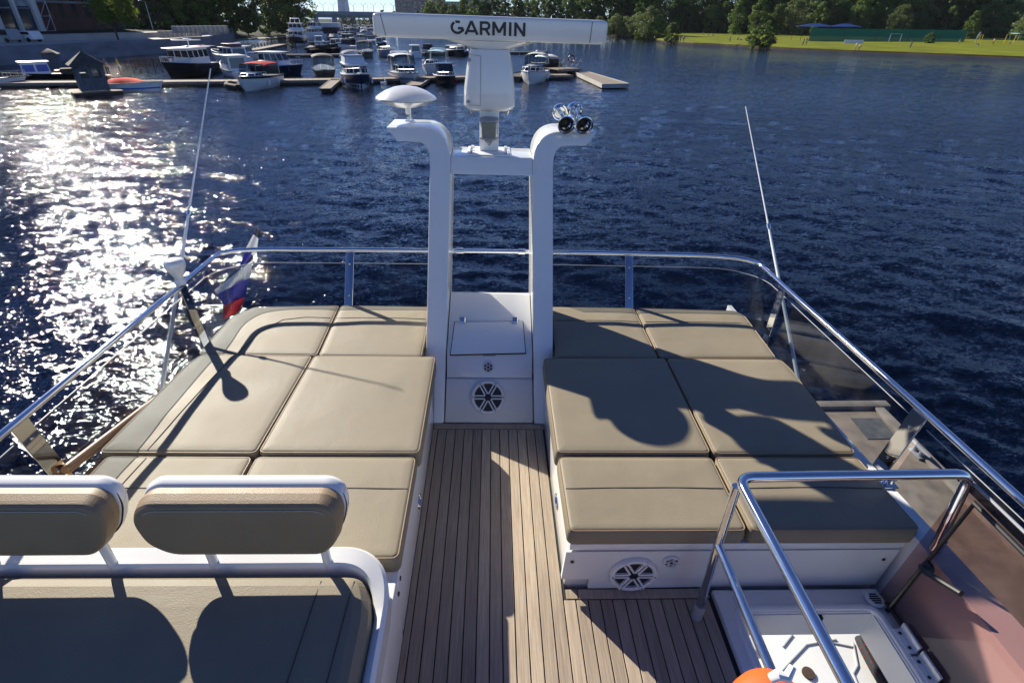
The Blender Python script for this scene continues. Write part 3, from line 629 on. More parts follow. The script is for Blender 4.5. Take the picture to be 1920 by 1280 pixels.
# ------------------------------------------------------------------ lounge bench in the left foreground
bench = empty('lounge_bench', (-1.3, .6, 0), 'low taupe lounge bench with white moulded surround and two headrests', 'bench')
m = MB(); pa = [(-2.4, 1.09)] + [tuple(p)[:2] for p in bez([(-.46, 1.09, 0), (-.325, 1.09, 0), (-.318, .93, 0)], 12)] + [(-.316, .6), (-.316, -.6)]
def fsec(i):
    n = len(pa); p = Vector((*pa[i], 0)); t = (Vector((*pa[min(i + 1, n - 1)], 0)) - Vector((*pa[max(i - 1, 0)], 0))).normalized(); nn = Vector((-t.y, t.x, 0))
    f = min(1, max(0, (p.y - .93) / .16)); wo = .020 + .022 * f; wi = .016 + .012 * f; z = .385 + .062 * f
    return [p + nn * wo + Vector((0, 0, z - .10)), p + nn * wo + Vector((0, 0, z - .012)), p + nn * (wo - .012) + Vector((0, 0, z)), p - nn * (wi - .008) + Vector((0, 0, z - .006)), p - nn * wi + Vector((0, 0, z - .016)), p - nn * wi + Vector((0, 0, z - .10))]
m.loft([fsec(i) for i in range(len(pa))]); m.build('surround', GEL, bench, sharp=40)
m = MB().box(-2.4, -.300, -.6, 1.098, -.05, .30, .006); m.build('base', GEL2, bench)
m = MB(); pillow(m, [(-2.4, -.5), (-.338, -.5), (-.334, .93), (-.375, 1.045), (-2.4, 1.056)], .24, .432, .05, .006, .10, lambda x, y: .10 * (min(y, 1.03) - .95) * (1 if y > .3 else 1) * .6, .001, 21)
cu_ = m.build('seat_cushion', VIN, bench, sharp=0); bv = BVHTree.FromPolygons(m.v, m.f)
def bdrop(x, y):
    hh = bv.ray_cast(Vector((x, y, 2)), Vector((0, 0, -1)))[0]; return (x, y, (hh.z if hh else .36) + .0004)
for x0, x1 in ((-.50, -.535), (-.402, -.43), (-1.55, -1.56)): MB().tube([bdrop(x0 + (x1 - x0) * k / 14, 1.012 - k * .06) for k in range(15)], .002, 6).build('seam', SEAM, cu_)
m = MB()
for x, y, z in ((-.2995, 1.15, .245), (-.2995, 1.105, .225)): MB().lathe([(0, 0), (.008, 0), (.008, .003), (0, .004)], c=(x, y, z), n=12, M=Matrix.Rotation(R(90), 4, 'Y')).build('screw', GREYP, bench)
for cx_ in (-.712, -1.36, -2.008):
    o = [(cx_ - .195, .543), (cx_ + .232, .543), (cx_ + .274, .58), (cx_ + .291, .648), (cx_ + .278, .694), (cx_ + .244, .713), (cx_ - .244, .713), (cx_ - .278, .694), (cx_ - .291, .648), (cx_ - .262, .58)]
    m = MB(); pillow(m, o, 0, .08, .019, .003, .032, None, .0008, int(cx_ * 10)); m.v = [(x, 1.094 - z + (y - .55) * .25, y) for x, y, z in m.v]; pad = m.build('headrest', VIND, bench, sharp=0)
    cc = (cx_, .628); oo = [(cc[0] + (x - cc[0]) * 1.012, cc[1] + (y - cc[1]) * 1.03 + .004) for x, y in o]
    m = MB(); pillow(m, oo, 0, .044, .010, .003, .045, None, 0, 1); m.v = [(x, 1.128 - z + (y - .55) * .25, y) for x, y, z in m.v]; m.build('shell', GEL, pad, sharp=50)
    ring_ = inset(round_poly([(cx_ + (x - cx_) * .93, .628 + (y - .628) * .80) for x, y in o], .03), 0)
    m = MB(); m.tube([(p.x, 1.094 - .0815 + (p.y - .55) * .25, p.y) for p in ring_ if p.y > .682], .0013, 5); m.build('stitching', STITCH, pad)
    m = MB(); op = inset(round_poly(o, .04), -.002); m.tube([(p.x, 1.094 - .002 + (p.y - .55) * .25, p.y) for p in op + op[:1]], .003, 6, cap=False); m.build('piping', CAULK, pad)
    for dx in (-.13, .215): m = MB().tube([(cx_ + dx, 1.075, .41), (cx_ + dx, 1.075, .56)], .014, 12); m.build('stem', GEL, pad)

# ------------------------------------------------------------------ companionway: surround, lid, handrail
cw = empty('companionway_hatch', (1.2, .8, 0), 'white hatch surround with a raised rose tinted acrylic lid', 'hatch')
m = MB(); hx0, hx1, hy1 = .945, 1.462, 1.15
for a in ((.874, hx0, -.6, 1.245), (hx1, 1.53, -.6, 1.245)): m.box(*a, -.05, .022, .006)
m.box(hx0 - .001, hx1 + .001, hy1, 1.2445, -.05, .0225, .006)
m.tube(bend([(hx0 - .018, -.6, .022), (hx0 - .018, hy1 + .018, .022), (hx1 + .018, hy1 + .018, .022), (hx1 + .018, -.6, .022)], .06), .014, 10)
m.build('surround', GEL, cw)
m = MB()
for a in ((hx0 - .012, hx0 + .004, -.3, hy1 + .01, -.12, .012), (hx1 - .004, hx1 + .012, -.3, hy1 + .01, -.12, .012), (hx0 + .004, hx1 - .004, hy1 - .004, hy1 + .012, -.12, .012)): m.box(*a)
m.build('inner_wall', GEL2, cw)
m = MB().box(1.245, 1.262, hy1 - .02, hy1, -.01, .012, .003); m.build('catch', BLK, cw)
lb0, lb1, lt0, lt1 = Vector((1.515, 1.211, .03)), Vector((1.535, -.2, .03)), Vector((1.570, 1.211, .655)), Vector((1.590, -.2, .655))
ln_ = Vector((.62, 0, -.055)).normalized()
m = MB().prism([lb0, lb1, lt1, lt0], Vector((.012, 0, -.001))); lid = m.build('lid', LIDG, cw, sharp=20)
L3 = lambda u, v: lb0.lerp(lb1, u).lerp(lt0.lerp(lt1, u), v)
m = MB().tube([L3(.045, .0), L3(.045, .93), L3(.9, .93)], .009, 8); m.v = [(v[0] - .006, v[1], v[2]) for v in m.v]; m.build('lid_frame', BLK, lid)
m = MB().tube([L3(.03, .03), L3(.9, .03)], .008, 8); m.v = [(v[0] - .006, v[1], v[2]) for v in m.v]; m.build('lid_seal', BLK, lid)
m = MB().tube([L3(0, 1), L3(1, 1)], .005, 6); m.build('lid_edge', BGREY, lid)
for y in (1.03, .93, .80):
    m = MB().box(1.478, 1.508, y - .045, y + .045, .026, .040, .003); m.box(1.503, 1.512, y - .045, y + .045, .03, .075, .002)
    hg = m.build('lid_hinge', GEL, cw)
    m = MB()
    for k in (-.026, .026): MB().lathe([(0, 0), (.006, 0), (.006, .002), (0, .002)], c=(1.493, y + k, .0402), n=10).build('screw', GREYP, hg)
a = L3(.055, .44); a.x -= .012; b = L3(.155, .545); b.x -= .035
m = MB().lathe([(0, 0), (.022, 0), (.022, .012), (.016, .02), (.014, .03), (0, .032)], c=a + Vector((.012, 0, 0)), n=18, M=Matrix.Rotation(R(-90), 4, 'Y'))
m.tube(bend([a + Vector((-.012, 0, 0)), a + Vector((-.03, -.02, .012)), b], .02), .010, 10); m.build('lid_handle', BLK, lid)
hr = empty('companionway_handrail', (.785, 1.15, 0), 'polished stainless tube handrail around the companionway', 'handrail')
zr = .682
m = MB().tube(bend([(.787, -.25, zr), (.785, 1.192, zr), (1.545, 1.195, zr + .012), (1.60, 1.20, .33)], .055, 8), .0165, 16); m.build('top_tube', SS, hr, sharp=60)
m = MB().tube([(.785, 1.15, .02), (.786, 1.172, .35), (.785, 1.180, .655)], .0150, 16); m.build('post', SS, hr, sharp=60)
m = MB().tube([(.785, 1.17, .385), (.786, -.25, .375)], .0140, 16); m.build('mid_tube', SS, hr, sharp=60)
m = MB().tube([(.785, 1.15, .0), (.785, 1.1527, .075)], .0205, 18); m.build('post_socket', BGREY, hr); m = MB().tube([(1.602, 1.20, .305), (1.60, 1.20, .37)], .021, 16); m.build('post_socket', SS, hr)
# latch on the coaming
lt = MB().box(1.605, 1.665, 1.49, 1.535, .309, .318, .003); lt.tube([(1.64, 1.51, .318), (1.64, 1.51, .345)], .010, 10); lt.tube([(1.615, 1.505, .322), (1.65, 1.53, .340)], .006, 8); lt.box(1.628, 1.652, 1.50, 1.52, .343, .350, .002)
tag(lt.build('rail_latch', SS), 'small shiny latch fitting on the white coaming beside the right front cushion', 'latch')
# ------------------------------------------------------------------ rope coil below the hatch and orange lifebuoy on the handrail
rp_ = MB()
ctrl = [at(1612, 1196, -1.27), at(1622, 1222, -1.26), at(1640, 1255, -1.27), at(1668, 1300, -1.27)]
for k in range(3):
    pts = bez([Vector(p) + Vector((.035 * k, .03 * (k % 2), .03 * (k == 1))) for p in ctrl], 30); rp_.mi(0).tube(pts, .028, 10)
    tw = [p + Vector((.024 * math.cos(i * 1.3), 0, .024 * math.sin(i * 1.3))) for i, p in enumerate(pts)]; rp_.mi(1).tube(tw, .0062, 6)
tag(rp_.build('mooring_rope', [BCAN, BRED]), 'black mooring rope with red flecks lying below the companionway', 'rope')
topc = Vector(atY(1458, 1308, .52)); ob = empty('float_light', topc + Vector((0, 0, -.42)), 'bright orange plastic float light hung at the foot of the handrail', 'float light')
m = MB(); m.lathe([(0, -.40), (.03, -.395), (.045, -.37), (.047, -.30), (.075, -.26), (.080, -.20), (.080, -.06), (.074, -.032), (.061, -.014), (.040, -.004), (.02, 0), (0, 0)], c=topc, n=36)
m.v = [(x + (.03 if z > topc.z - .02 and x > topc.x else 0) * 0, y, z + .006 * math.sin((x - topc.x) * 40)) for x, y, z in m.v]; m.build('body', ORANGE, ob, sharp=60)
m = MB(); c = Vector(atY(1463, 1266, .47)); m.tube([c + Vector((-.014, .0, -.008)), c + Vector((-.004, 0, .004)), c + Vector((.010, -.004, .002)), c + Vector((.022, .008, .014))], [.008, .010, .009, .006], 10); m.build('rope_end', FW, ob)
# list and trim the yacht, then work in level world axes
_T = Matrix.Translation(CAM) @ Matrix(LIST.tolist()).to_4x4() @ Matrix.Translation(-Vector(CAM))
bpy.context.view_layer.update()
for o in list(COL.objects):
    if o.parent is None and o.type != 'CAMERA': o.matrix_world = _T @ o.matrix_world
CM = LIST @ CM
#@@PART3
# ================================================================== WATER
def water():
    amax = R(78); na = 760
    d = [3.0]
    while d[-1] < 9000: d.append(d[-1] * 1.0085 + .004)
    d = np.array(d); az = np.linspace(-amax, amax, na)
    D, A = np.meshgrid(d, az, indexing='ij')
    X = D * np.sin(A); Y = D * np.cos(A) - 1.0
    Z = np.zeros_like(X); g = np.random.default_rng(5)
    cell = np.maximum(D * (az[1] - az[0]), D * .0085)
    for i in range(72):
        lam = .32 * (11.0 ** (i / 71)) * g.uniform(.9, 1.1)         # 0.32 to 3.5 m
        th = R(200) + g.normal(0, .62); k = 2 * math.pi / lam; a = .0037 * lam ** .55 * g.uniform(.6, 1.3)
        ph = g.uniform(0, 6.283)
        q = k * (X * math.sin(th) + Y * math.cos(th)) + ph + .8 * np.sin(.21 * X / lam ** .5 + ph * 3) + .6 * np.sin(.17 * Y / lam ** .5 + ph * 5)
        Z += a * np.clip((lam / cell - 2.2) / 2.5, 0, 1) * (np.sin(q) - .18 * np.cos(2 * q))
    gust = .75 + .35 * np.sin(X * .05 + 1.3 * np.sin(Y * .03)) * np.sin(Y * .041 + .7) + .15 * np.sin(X * .19 + Y * .11)
    Z = Z * gust + WZ
    nr = len(d); me = bpy.data.meshes.new('water')
    co = np.stack([X, Y, Z], -1).reshape(-1, 3)
    idx = np.arange(nr * na).reshape(nr, na)
    q = np.stack([idx[:-1, :-1], idx[:-1, 1:], idx[1:, 1:], idx[1:, :-1]], -1).reshape(-1, 4)
    me.vertices.add(len(co)); me.vertices.foreach_set('co', co.ravel())
    me.loops.add(q.size); me.loops.foreach_set('vertex_index', q.ravel().astype(np.int32))
    me.polygons.add(len(q)); me.polygons.foreach_set('loop_start', np.arange(0, q.size, 4, dtype=np.int32)); me.polygons.foreach_set('use_smooth', np.ones(len(q), bool))
    me.update(calc_edges=True); me.validate()
    m, t, b = nt('water_surface'); L = t.links
    b.inputs['Base Color'].default_value = (.0008, .0024, .009, 1); b.inputs['Roughness'].default_value = .045; b.inputs['IOR'].default_value = 1.333; b.inputs['Specular IOR Level'].default_value = .265
    tc = t.nodes.new('ShaderNodeTexCoord'); mp = t.nodes.new('ShaderNodeMapping'); mp.inputs['Rotation'].default_value = (0, 0, R(-14)); mp.inputs['Scale'].default_value = (.62, 1, 1); L.new(tc.outputs['Object'], mp.inputs['Vector'])
    # small ripples as slopes: footprint-independent, so they stay alive out to the horizon
    acc = None
    for s, w, dt in ((36.0, .95, 2), (14.0, .98, 2), (5.0, .60, 2), (1.5, .20, 2)):
        n = t.nodes.new('ShaderNodeTexNoise'); n.inputs['Scale'].default_value = s; n.inputs['Detail'].default_value = dt; n.inputs['Roughness'].default_value = .5; L.new(mp.outputs['Vector'], n.inputs['Vector'])
        sb_ = t.nodes.new('ShaderNodeVectorMath'); sb_.operation = 'SUBTRACT'; L.new(n.outputs['Color'], sb_.inputs[0]); sb_.inputs[1].default_value = (.5, .5, .5)
        ml = t.nodes.new('ShaderNodeVectorMath'); ml.operation = 'MULTIPLY'; L.new(sb_.outputs['Vector'], ml.inputs[0]); ml.inputs[1].default_value = (w * .8, w, 0)
        if acc is None: acc = ml
        else:
            ad = t.nodes.new('ShaderNodeVectorMath'); ad.operation = 'ADD'; L.new(acc.outputs['Vector'], ad.inputs[0]); L.new(ml.outputs['Vector'], ad.inputs[1]); acc = ad
    ge = t.nodes.new('ShaderNodeNewGeometry'); a2 = t.nodes.new('ShaderNodeVectorMath'); a2.operation = 'ADD'; wn = t.nodes.new('ShaderNodeTexNoise'); wn.inputs['Scale'].default_value = .03; wn.inputs['Detail'].default_value = 4; L.new(mp.outputs['Vector'], wn.inputs['Vector']); wr = t.nodes.new('ShaderNodeMapRange'); wr.inputs['From Min'].default_value = .35; wr.inputs['From Max'].default_value = .65; wr.inputs['To Min'].default_value = .6; wr.inputs['To Max'].default_value = 1.2; L.new(wn.outputs['Fac'], wr.inputs['Value']); ws = t.nodes.new('ShaderNodeVectorMath'); ws.operation = 'SCALE'; L.new(acc.outputs['Vector'], ws.inputs[0]); L.new(wr.outputs['Result'], ws.inputs['Scale']); L.new(ws.outputs['Vector'], a2.inputs[0]); L.new(ge.outputs['Normal'], a2.inputs[1])
    nm = t.nodes.new('ShaderNodeVectorMath'); nm.operation = 'NORMALIZE'; L.new(a2.outputs['Vector'], nm.inputs[0]); L.new(nm.outputs['Vector'], b.inputs['Normal'])
    me.materials.append(m); o = bpy.data.objects.new('water', me); COL.objects.link(o)
    tag(o, 'dark blue wind rippled water with sun glitter on the left', 'water', kind='structure')
water()

# ================================================================== TREES
TP = {}
def tree_mesh(key, h, w, lm, nclump, nleaf, lsize, seed, trunk=.25, droop=0.0, low=.25, tr=.018):
    g = np.random.default_rng(seed)
    # trunk and limbs
    m = MB(); lean = g.normal(0, .04, 2)
    tp = [(lean[0] * h * t, lean[1] * h * t, h * t) for t in (0, .15, .35, .6, .85)]
    m.tube(tp, [h * tr, h * tr * .8, h * tr * .65, h * tr * .4, h * tr * .12], 8)
    cs = []
    for k in range(nclump):
        t = g.uniform(low, 1.0); prof = math.sin(math.pi * min(1, ((t - low) / (1 - low)) * .86 + .14)) ** .6
        rr = w * .5 * prof * math.sqrt(g.uniform(.15, 1)); a = g.uniform(0, 6.283)
        cs.append((rr * math.cos(a) + lean[0] * h * t, rr * math.sin(a) + lean[1] * h * t, h * t * .97, w * g.uniform(.07, .17)))
    for c in cs[::3]:
        z0 = max(h * .12, c[2] - h * .22); m.tube([(lean[0] * z0, lean[1] * z0, z0), (c[0] * .5, c[1] * .5, (z0 + c[2]) / 2 + .02 * h), c[:3]], [h * tr * .4, h * tr * .25, h * tr * .08], 5)
    tm = m.mesh(key + '_trunk', BARK)
    cs = np.array(cs); n = nclump * nleaf; ci = np.repeat(np.arange(nclump), nleaf)
    off = g.normal(0, 1, (n, 3)); off /= np.linalg.norm(off, axis=1)[:, None]; off *= (g.uniform(.15, 1, n) ** .45)[:, None] * cs[ci, 3][:, None]
    off[:, 2] *= .75; p = cs[ci, :3] + off
    if droop: p[:, 2] -= droop * g.uniform(0, 1, n) ** 2 * (np.hypot(p[:, 0], p[:, 1]) / (w * .5)); p[:, 2] = np.maximum(p[:, 2], h * .08)
    nn = off / np.maximum(1e-6, np.linalg.norm(off, axis=1))[:, None] + g.normal(0, .55, (n, 3)); nn /= np.linalg.norm(nn, axis=1)[:, None]
    a = np.cross(nn, g.normal(0, 1, (n, 3))); a /= np.linalg.norm(a, axis=1)[:, None]; b = np.cross(nn, a); s = (lsize * g.uniform(.55, 1.35, n))[:, None]
    vs = np.stack([p - a * s, p - b * s * .62, p + a * s, p + b * s * .62], 1).reshape(-1, 3)
    me = bpy.data.meshes.new(key + '_crown'); me.vertices.add(len(vs)); me.vertices.foreach_set('co', vs.ravel()); me.loops.add(len(vs)); me.loops.foreach_set('vertex_index', np.arange(len(vs), dtype=np.int32))
    me.polygons.add(n); me.polygons.foreach_set('loop_start', np.arange(0, len(vs), 4, dtype=np.int32)); me.update(calc_edges=True); me.materials.append(lm)
    TP[key] = (tm, me, h)
def tree(name, key, loc, h, label, cat='tree', group=None, sx=1.0, rz=None):
    h *= 1.15; tm, cm, H = TP[key]; s = h / H; e = empty(name, loc, label, cat, group, random.uniform(0, 6.28) if rz is None else rz); e.scale = (s * sx, s * sx, s)
    for nme, me in (('trunk', tm), ('crown', cm)):
        o = bpy.data.objects.new(nme, me); COL.objects.link(o); o.parent = e
    return e
for i in range(3): tree_mesh(f'dark{i}', 20, (11, 9, 12)[i], L_DK, 110, 60, .36, 20 + i, low=.03)
for i in range(2): tree_mesh(f'mid{i}', 18, (10, 12)[i], L_MD, 110, 60, .34, 30 + i, low=.03)
for i in range(2): tree_mesh(f'silver{i}', 13, (11, 12)[i], L_SV, 90, 70, .28, 40 + i, low=.03)
tree_mesh('bright', 9, 6, L_BR, 44, 130, .20, 50, low=.10)
tree_mesh('willow', 10, 7.4, L_BR, 46, 190, .17, 51, droop=2.6, low=.30, tr=.016)
for i in range(2): tree_mesh(f'bush{i}', 4, 5, L_MD, 70, 70, .15, 60 + i, low=.0)
for i in range(2): tree_mesh(f'far{i}', 14, (9, 7)[i], L_FAR, 30, 60, .5, 70 + i, low=.06)
BX = {}
def front_of(px, py, Z=WZ, back=0.0):
    p = Vector(at(px, py, Z)); v = Vector((p.x, p.y, 0)).normalized(); return p + v * back

# ================================================================== BANKS
GRASS = mat('lawn_grass', (.15, .17, .012), .9, var=.35, vscale=.12, bump=.3, bscale=6, spec=.08)
EARTH = mat('bank_earth', (.07, .052, .03), .95, spec=.05, var=.4, vscale=.4)
WOODF = mat('forest_floor', (.02, .03, .012), .95, spec=.05, var=.4, vscale=.2)
def bank(name, cols, steps, mats, label, cat):
    """cols: waterline pixels; steps: (metres inland, height above water, material index)"""
    m = MB(); rows = []
    for (x, y) in cols:
        p = at(x, y, WZ); v = np.array([p[0], p[1], 0]); v /= np.linalg.norm(v)
        rows.append([tuple(p + v * b + np.array([0, 0, z])) for b, z, _ in steps])
    n = len(steps); vs = [p for r in rows for p in r]; o = len(m.v); m.v += vs
    for i in range(len(rows) - 1):
        for j in range(n - 1):
            m.f.append((i * n + j, (i + 1) * n + j, (i + 1) * n + j + 1, i * n + j + 1)); m.m.append(steps[j][2])
    tag(m.build(name, mats, origin=(0, 0, WZ), sharp=0), label, cat, kind='structure')
bank('lawn', [(1205, 70.5), (1222, 74), (1245, 79), (1300, 83), (1350, 85), (1420, 89), (1480, 92.5), (1600, 97.5), (1700, 101), (1800, 105), (1920, 109.5), (2050, 115), (2300, 126), (2700, 145)],
     [(-3, -.8, 1), (0, .05, 1), (.3, .35, 0), (2, .55, 0), (14, .8, 0), (45, 1.0, 0), (75, 1.15, 0), (110, 1.5, 2), (400, 3, 2)], [GRASS, EARTH, WOODF], 'sunlit grassy bank across the water on the right', 'lawn')
bank('far_bank', [(480, 52), (560, 51), (700, 52), (800, 56), (900, 59), (1000, 63), (1100, 66.3), (1205, 69.5), (1240, 69)], [(-4, -.8, 0), (0, .1, 0), (2, .7, 0), (60, 1.2, 1), (500, 3, 1)], [EARTH, WOODF], 'low wooded bank at the far end of the water', 'bank')
QT = 2.25
bank('quay', [(-700, 190), (-250, 141), (0, 123), (100, 116.5), (180, 110), (335, 98), (400, 90), (432, 82), (442, 76)], [(-.05, -1, 0), (0, QT - .02, 0), (.02, QT, 1), (9, QT + .05, 1), (9.02, QT + .9, 1), (13, QT + .95, 2), (140, QT + 1, 2)], [GRAN, PAVE, WOODF], 'grey granite quay wall with a pale paved terrace', 'quay')
bank('slipway', [(436, 77.5), (480, 74.5), (532, 71.5), (560, 69), (590, 66)], [(-2, -.6, 1), (0, .15, 0), (2.2, .4, 1), (6, .6, 2), (14, 1.0, 2), (160, 2.2, 2)], [PAVE, EARTH, WOODF], 'low pale slipway beyond the quay end', 'slipway')

# ================================================================== LEFT SHORE: buildings, stone blocks, trees
def facade_box(name, pa, pb, depth_, h, zb_, material, label, cat, wins=None, group=None):
    a, b = Vector(pa), Vector(pb); a.z = b.z = zb_; u = (b - a).normalized(); v = Vector((-u.y, u.x, 0))
    if v.dot(Vector((a.x, a.y, 0))) < 0: v = -v
    e = empty(name, (a + b) / 2, label, cat, group); z = Vector((0, 0, h))
    m = MB().hexa([a, b, b + v * depth_, a + v * depth_, a + z, b + z, b + v * depth_ + z, a + v * depth_ + z]); m.build('wall', material, e)
    W = (b - a).length
    if wins:
        nx, nz, wf, hf, wm = wins
        for i in range(nx):
            for k in range(nz):
                x0 = W * (i + .5 - wf / 2) / nx; x1 = W * (i + .5 + wf / 2) / nx; z0 = h * (k + .5 - hf / 2) / nz; z1 = h * (k + .5 + hf / 2) / nz
                p = [a + u * x0 + Vector((0, 0, z0)), a + u * x1 + Vector((0, 0, z0)), a + u * x1 + Vector((0, 0, z1)), a + u * x0 + Vector((0, 0, z1))]
                MB().prism([q - v * .06 for q in p], v * .05).build('window', wm, e)
    return e, a, b, u, v, W
zq = WZ + QT + .95
e, a, b, u, v, W = facade_box('brick_building', at(66, 58.5, zq), at(226, 55, zq), 18, 24, zq, BRICKD, 'dark red brick building on the quay behind the willow', 'building', (7, 3, .4, .45, BWIN))
m = MB()
for k in (4.6, 9.8): m.prism([a - v * .35 + Vector((0, 0, k)), b - v * .35 + Vector((0, 0, k)), b - v * .35 + Vector((0, 0, k + .35)), a - v * .35 + Vector((0, 0, k + .35))], v * .34)
m.build('ledge', GRAN, e)
e, a, b, u, v, W = facade_box('glass_building', at(-330, 70, zq), at(76, 59, zq), 14, 26, zq, mat('glass_facade', (.03, .05, .09), .08, var=.4, vscale=.25, spec=.8), 'glass fronted building with white columns at the left edge', 'building')
n = 8
for i in range(n + 1):
    p = a + u * (W * i / n); w_ = .55 if i % 2 == 0 else .28
    MB().box(-w_, w_, -.35, .25, 0, 26, .03, M=Matrix.Translation(p - v * .3) @ Matrix.Rotation(math.atan2(u.y, u.x), 4, 'Z')).build('column', GEL2, e)
for i in range(n):
    for k in range(5):
        p0 = a + u * (W * i / n + .4); p1 = a + u * (W * (i + 1) / n - .4)
        if (i + k) % 3 != 1:
            MB().prism([p0 - v * .1 + Vector((0, 0, k * 3.5 + .4)), p1 - v * .1 + Vector((0, 0, k * 3.5 + .4)), p1 - v * .1 + Vector((0, 0, k * 3.5 + 3.2)), p0 - v * .1 + Vector((0, 0, k * 3.5 + 3.2))], v * .08).build('glass_panel', mat('pale_glass', (.30, .36, .42), .25, var=.5, vscale=.8) if i % 2 else BWIN, e)
m = MB()
for k in range(6): m.prism([a - v * .2 + Vector((0, 0, k * 3.5)), b - v * .2 + Vector((0, 0, k * 3.5)), b - v * .2 + Vector((0, 0, k * 3.5 + .22)), a - v * .2 + Vector((0, 0, k * 3.5 + .22))], v * .18)
m.build('floor_band', GRAN, e)
m = MB(); p = b + u * 1.5
for k in range(7):
    m.tube([p + Vector((0, 0, k * 2.4)), p + u * 2.5 + Vector((0, 0, k * 2.4 + 2.4))], .06, 5); m.tube([p + Vector((0, 0, k * 2.4)), p + u * 2.5 + Vector((0, 0, k * 2.4))], .05, 5)
for q in (p, p + u * 2.5): m.tube([q, q + Vector((0, 0, 17))], .07, 5)
tag(m.build('scaffolding', ALU), 'tall metal scaffold standing between glass and brick buildings', 'scaffolding')
e, a, b, u, v, W = facade_box('office_block', at(238, 52, zq), at(292, 51, zq), 10, 15, zq, mat('blue_cladding', (.035, .06, .12), .4, var=.2, vscale=.3), 'dark blue office block showing behind the trees', 'building', (6, 4, .8, .4, BWIN))
# granite blocks along the terrace edge
def stone_block(p, rz, s, lab, grp='pale granite blocks along the quay terrace'):
    o = MB().box(-.45 * s, .45 * s, -.3, .3, 0, 1.0 * s, .05, M=Matrix.Rotation(rz, 4, 'Z')).build('stone_block', PAVE, origin=(0, 0, 0)); o.location = p
    return tag(o, lab, 'stone block', grp)
sb = None; nb = 0
for r_, (xa, ya, xb, yb, n_) in enumerate(((304, 71, 374, 68.5, 9), (330, 62.5, 424, 60, 12), (398, 67, 424, 64.5, 5))):
    for k in range(n_):
        t = k / max(1, n_ - 1); p = at(xa + (xb - xa) * t, ya + (yb - ya) * t, WZ + QT + (.06 if r_ != 1 else .95))
        if sb is None: sb = stone_block(Vector(p), .3, 1.1, 'pale granite block in the row along the quay terrace')
        else:
            c = copy_tree(sb); c.location = p
lampm = MB()
def lamp_post(px, py, h, lab):
    p = Vector(at(px, py, zq)); e = empty('street_lamp', p, lab, 'street lamp', 'lamp posts on the quay'); u_ = Vector((-.5, -.85, 0))
    MB().tube([p, p + Vector((0, 0, h))], [.09, .05], 8).build('post', ALU, e); q = p + Vector((0, 0, h))
    MB().tube([q, q + u_ * .9 + Vector((0, 0, .25))], .035, 6).build('arm', ALU, e)
    MB().box(-.35, .35, -.14, .14, .2, .3, .03, M=Matrix.Translation(q + u_ * 1.1)).build('lamp_head', BWHITE, e)
lamp_post(287, 56, 5.2, 'tall street lamp in front of the dark trees on the quay')
# parked vehicles on the quay, far left
def van(px, py, L_, hgt, body, lab, rz):
    p = Vector(at(px, py, WZ + QT + .05)); e = empty('parked_car', p, lab, 'car', 'cars parked on the quay', rz)
    m = MB(); w = .9
    sec = [(-L_ / 2, .35), (-L_ / 2 + .05, .95), (-L_ / 2 + .35, hgt), (L_ * .12, hgt), (L_ * .28, .98), (L_ / 2 - .1, .85), (L_ / 2, .4)]
    m.loft([[(x, -w, z) for x, z in sec], [(x, w, z) for x, z in sec]]); m.bevel(.07, 20); m.build('body', body, e, world=False)
    m = MB()
    for y in (-w - .006, w + .006): m.prism([(-L_ / 2 + .4, y, 1.0), (L_ * .2, y, 1.0), (L_ * .1, y, hgt - .1), (-L_ / 2 + .5, y, hgt - .1)], (0, .004, 0))
    m.build('window', BWIN, e, world=False); m = MB().prism([(L_ * .14, -.75, hgt - .06), (L_ * .14, .75, hgt - .06), (L_ * .275, .8, 1.02), (L_ * .275, -.8, 1.02)], (.02, 0, .02)); m.build('windscreen', BWIN, e, world=False)
    for x in (-L_ * .3, L_ * .32):
        for y in (-w, w): MB().lathe([(0, -.1), (.28, -.1), (.31, -.05), (.31, .05), (.28, .1), (0, .1)], c=(x, y, .31), n=16, M=Matrix.Rotation(R(90), 4, 'X')).build('wheel', BCAN, e, world=False)
van(12, 80, 4.6, 1.75, BGREY, 'silver van parked on the quay edge, nearest the left frame', 2.9)
van(52, 79, 4.3, 1.45, BWHITE, 'white car parked on the quay beside the silver van', 2.95)

tree('willow_tree', 'willow', front_of(222, 75, WZ + QT + .05), 9.6, 'bright green willow leaning on the quay in front of brick building', group=None, rz=1.0)
tree('broadleaf_tree', 'bright', front_of(434, 63, WZ + 1.9), 8.2, 'tall bright green tree beyond the stone blocks on the left bank', rz=.3)
tree('broadleaf_tree', 'bright', front_of(466, 66, WZ + 1.3), 6.2, 'round yellow green tree above the slipway on the left bank', sx=1.25, rz=2.3)
lab = 'dark green tree in the dense row behind the quay'; grp = 'dark trees on the left bank'
for x, y, h_, k in ((268, 60, 15, 'dark0'), (302, 59, 17, 'mid0'), (332, 58, 19, 'dark1'), (360, 58, 18, 'mid1'), (385, 57.5, 17, 'dark2'), (410, 57, 18, 'dark0'), (452, 57, 16, 'dark1'), (480, 58, 13, 'mid0'), (350, 55, 22, 'dark0'), (300, 55, 22, 'dark2'), (405, 54, 22, 'dark1'), (250, 57, 19, 'mid1'), (232, 55, 22, 'dark1')):
    tree('broadleaf_tree', k, front_of(x, y, WZ + 2.4), h_, lab, group=grp)
lab = 'large dark tree at the right end of the left bank, behind the yachts'; grp = 'dark trees behind the yachts'
for x, y, h_, k in ((506, 65, 13.5, 'dark0'), (530, 64, 14, 'dark2'), (552, 64, 15, 'dark1'), (568, 65, 14, 'mid1'), (520, 60, 18, 'dark1'), (547, 60, 18.5, 'dark0')):
    tree('broadleaf_tree', k, front_of(x, y, WZ + 1), h_, lab, group=grp)

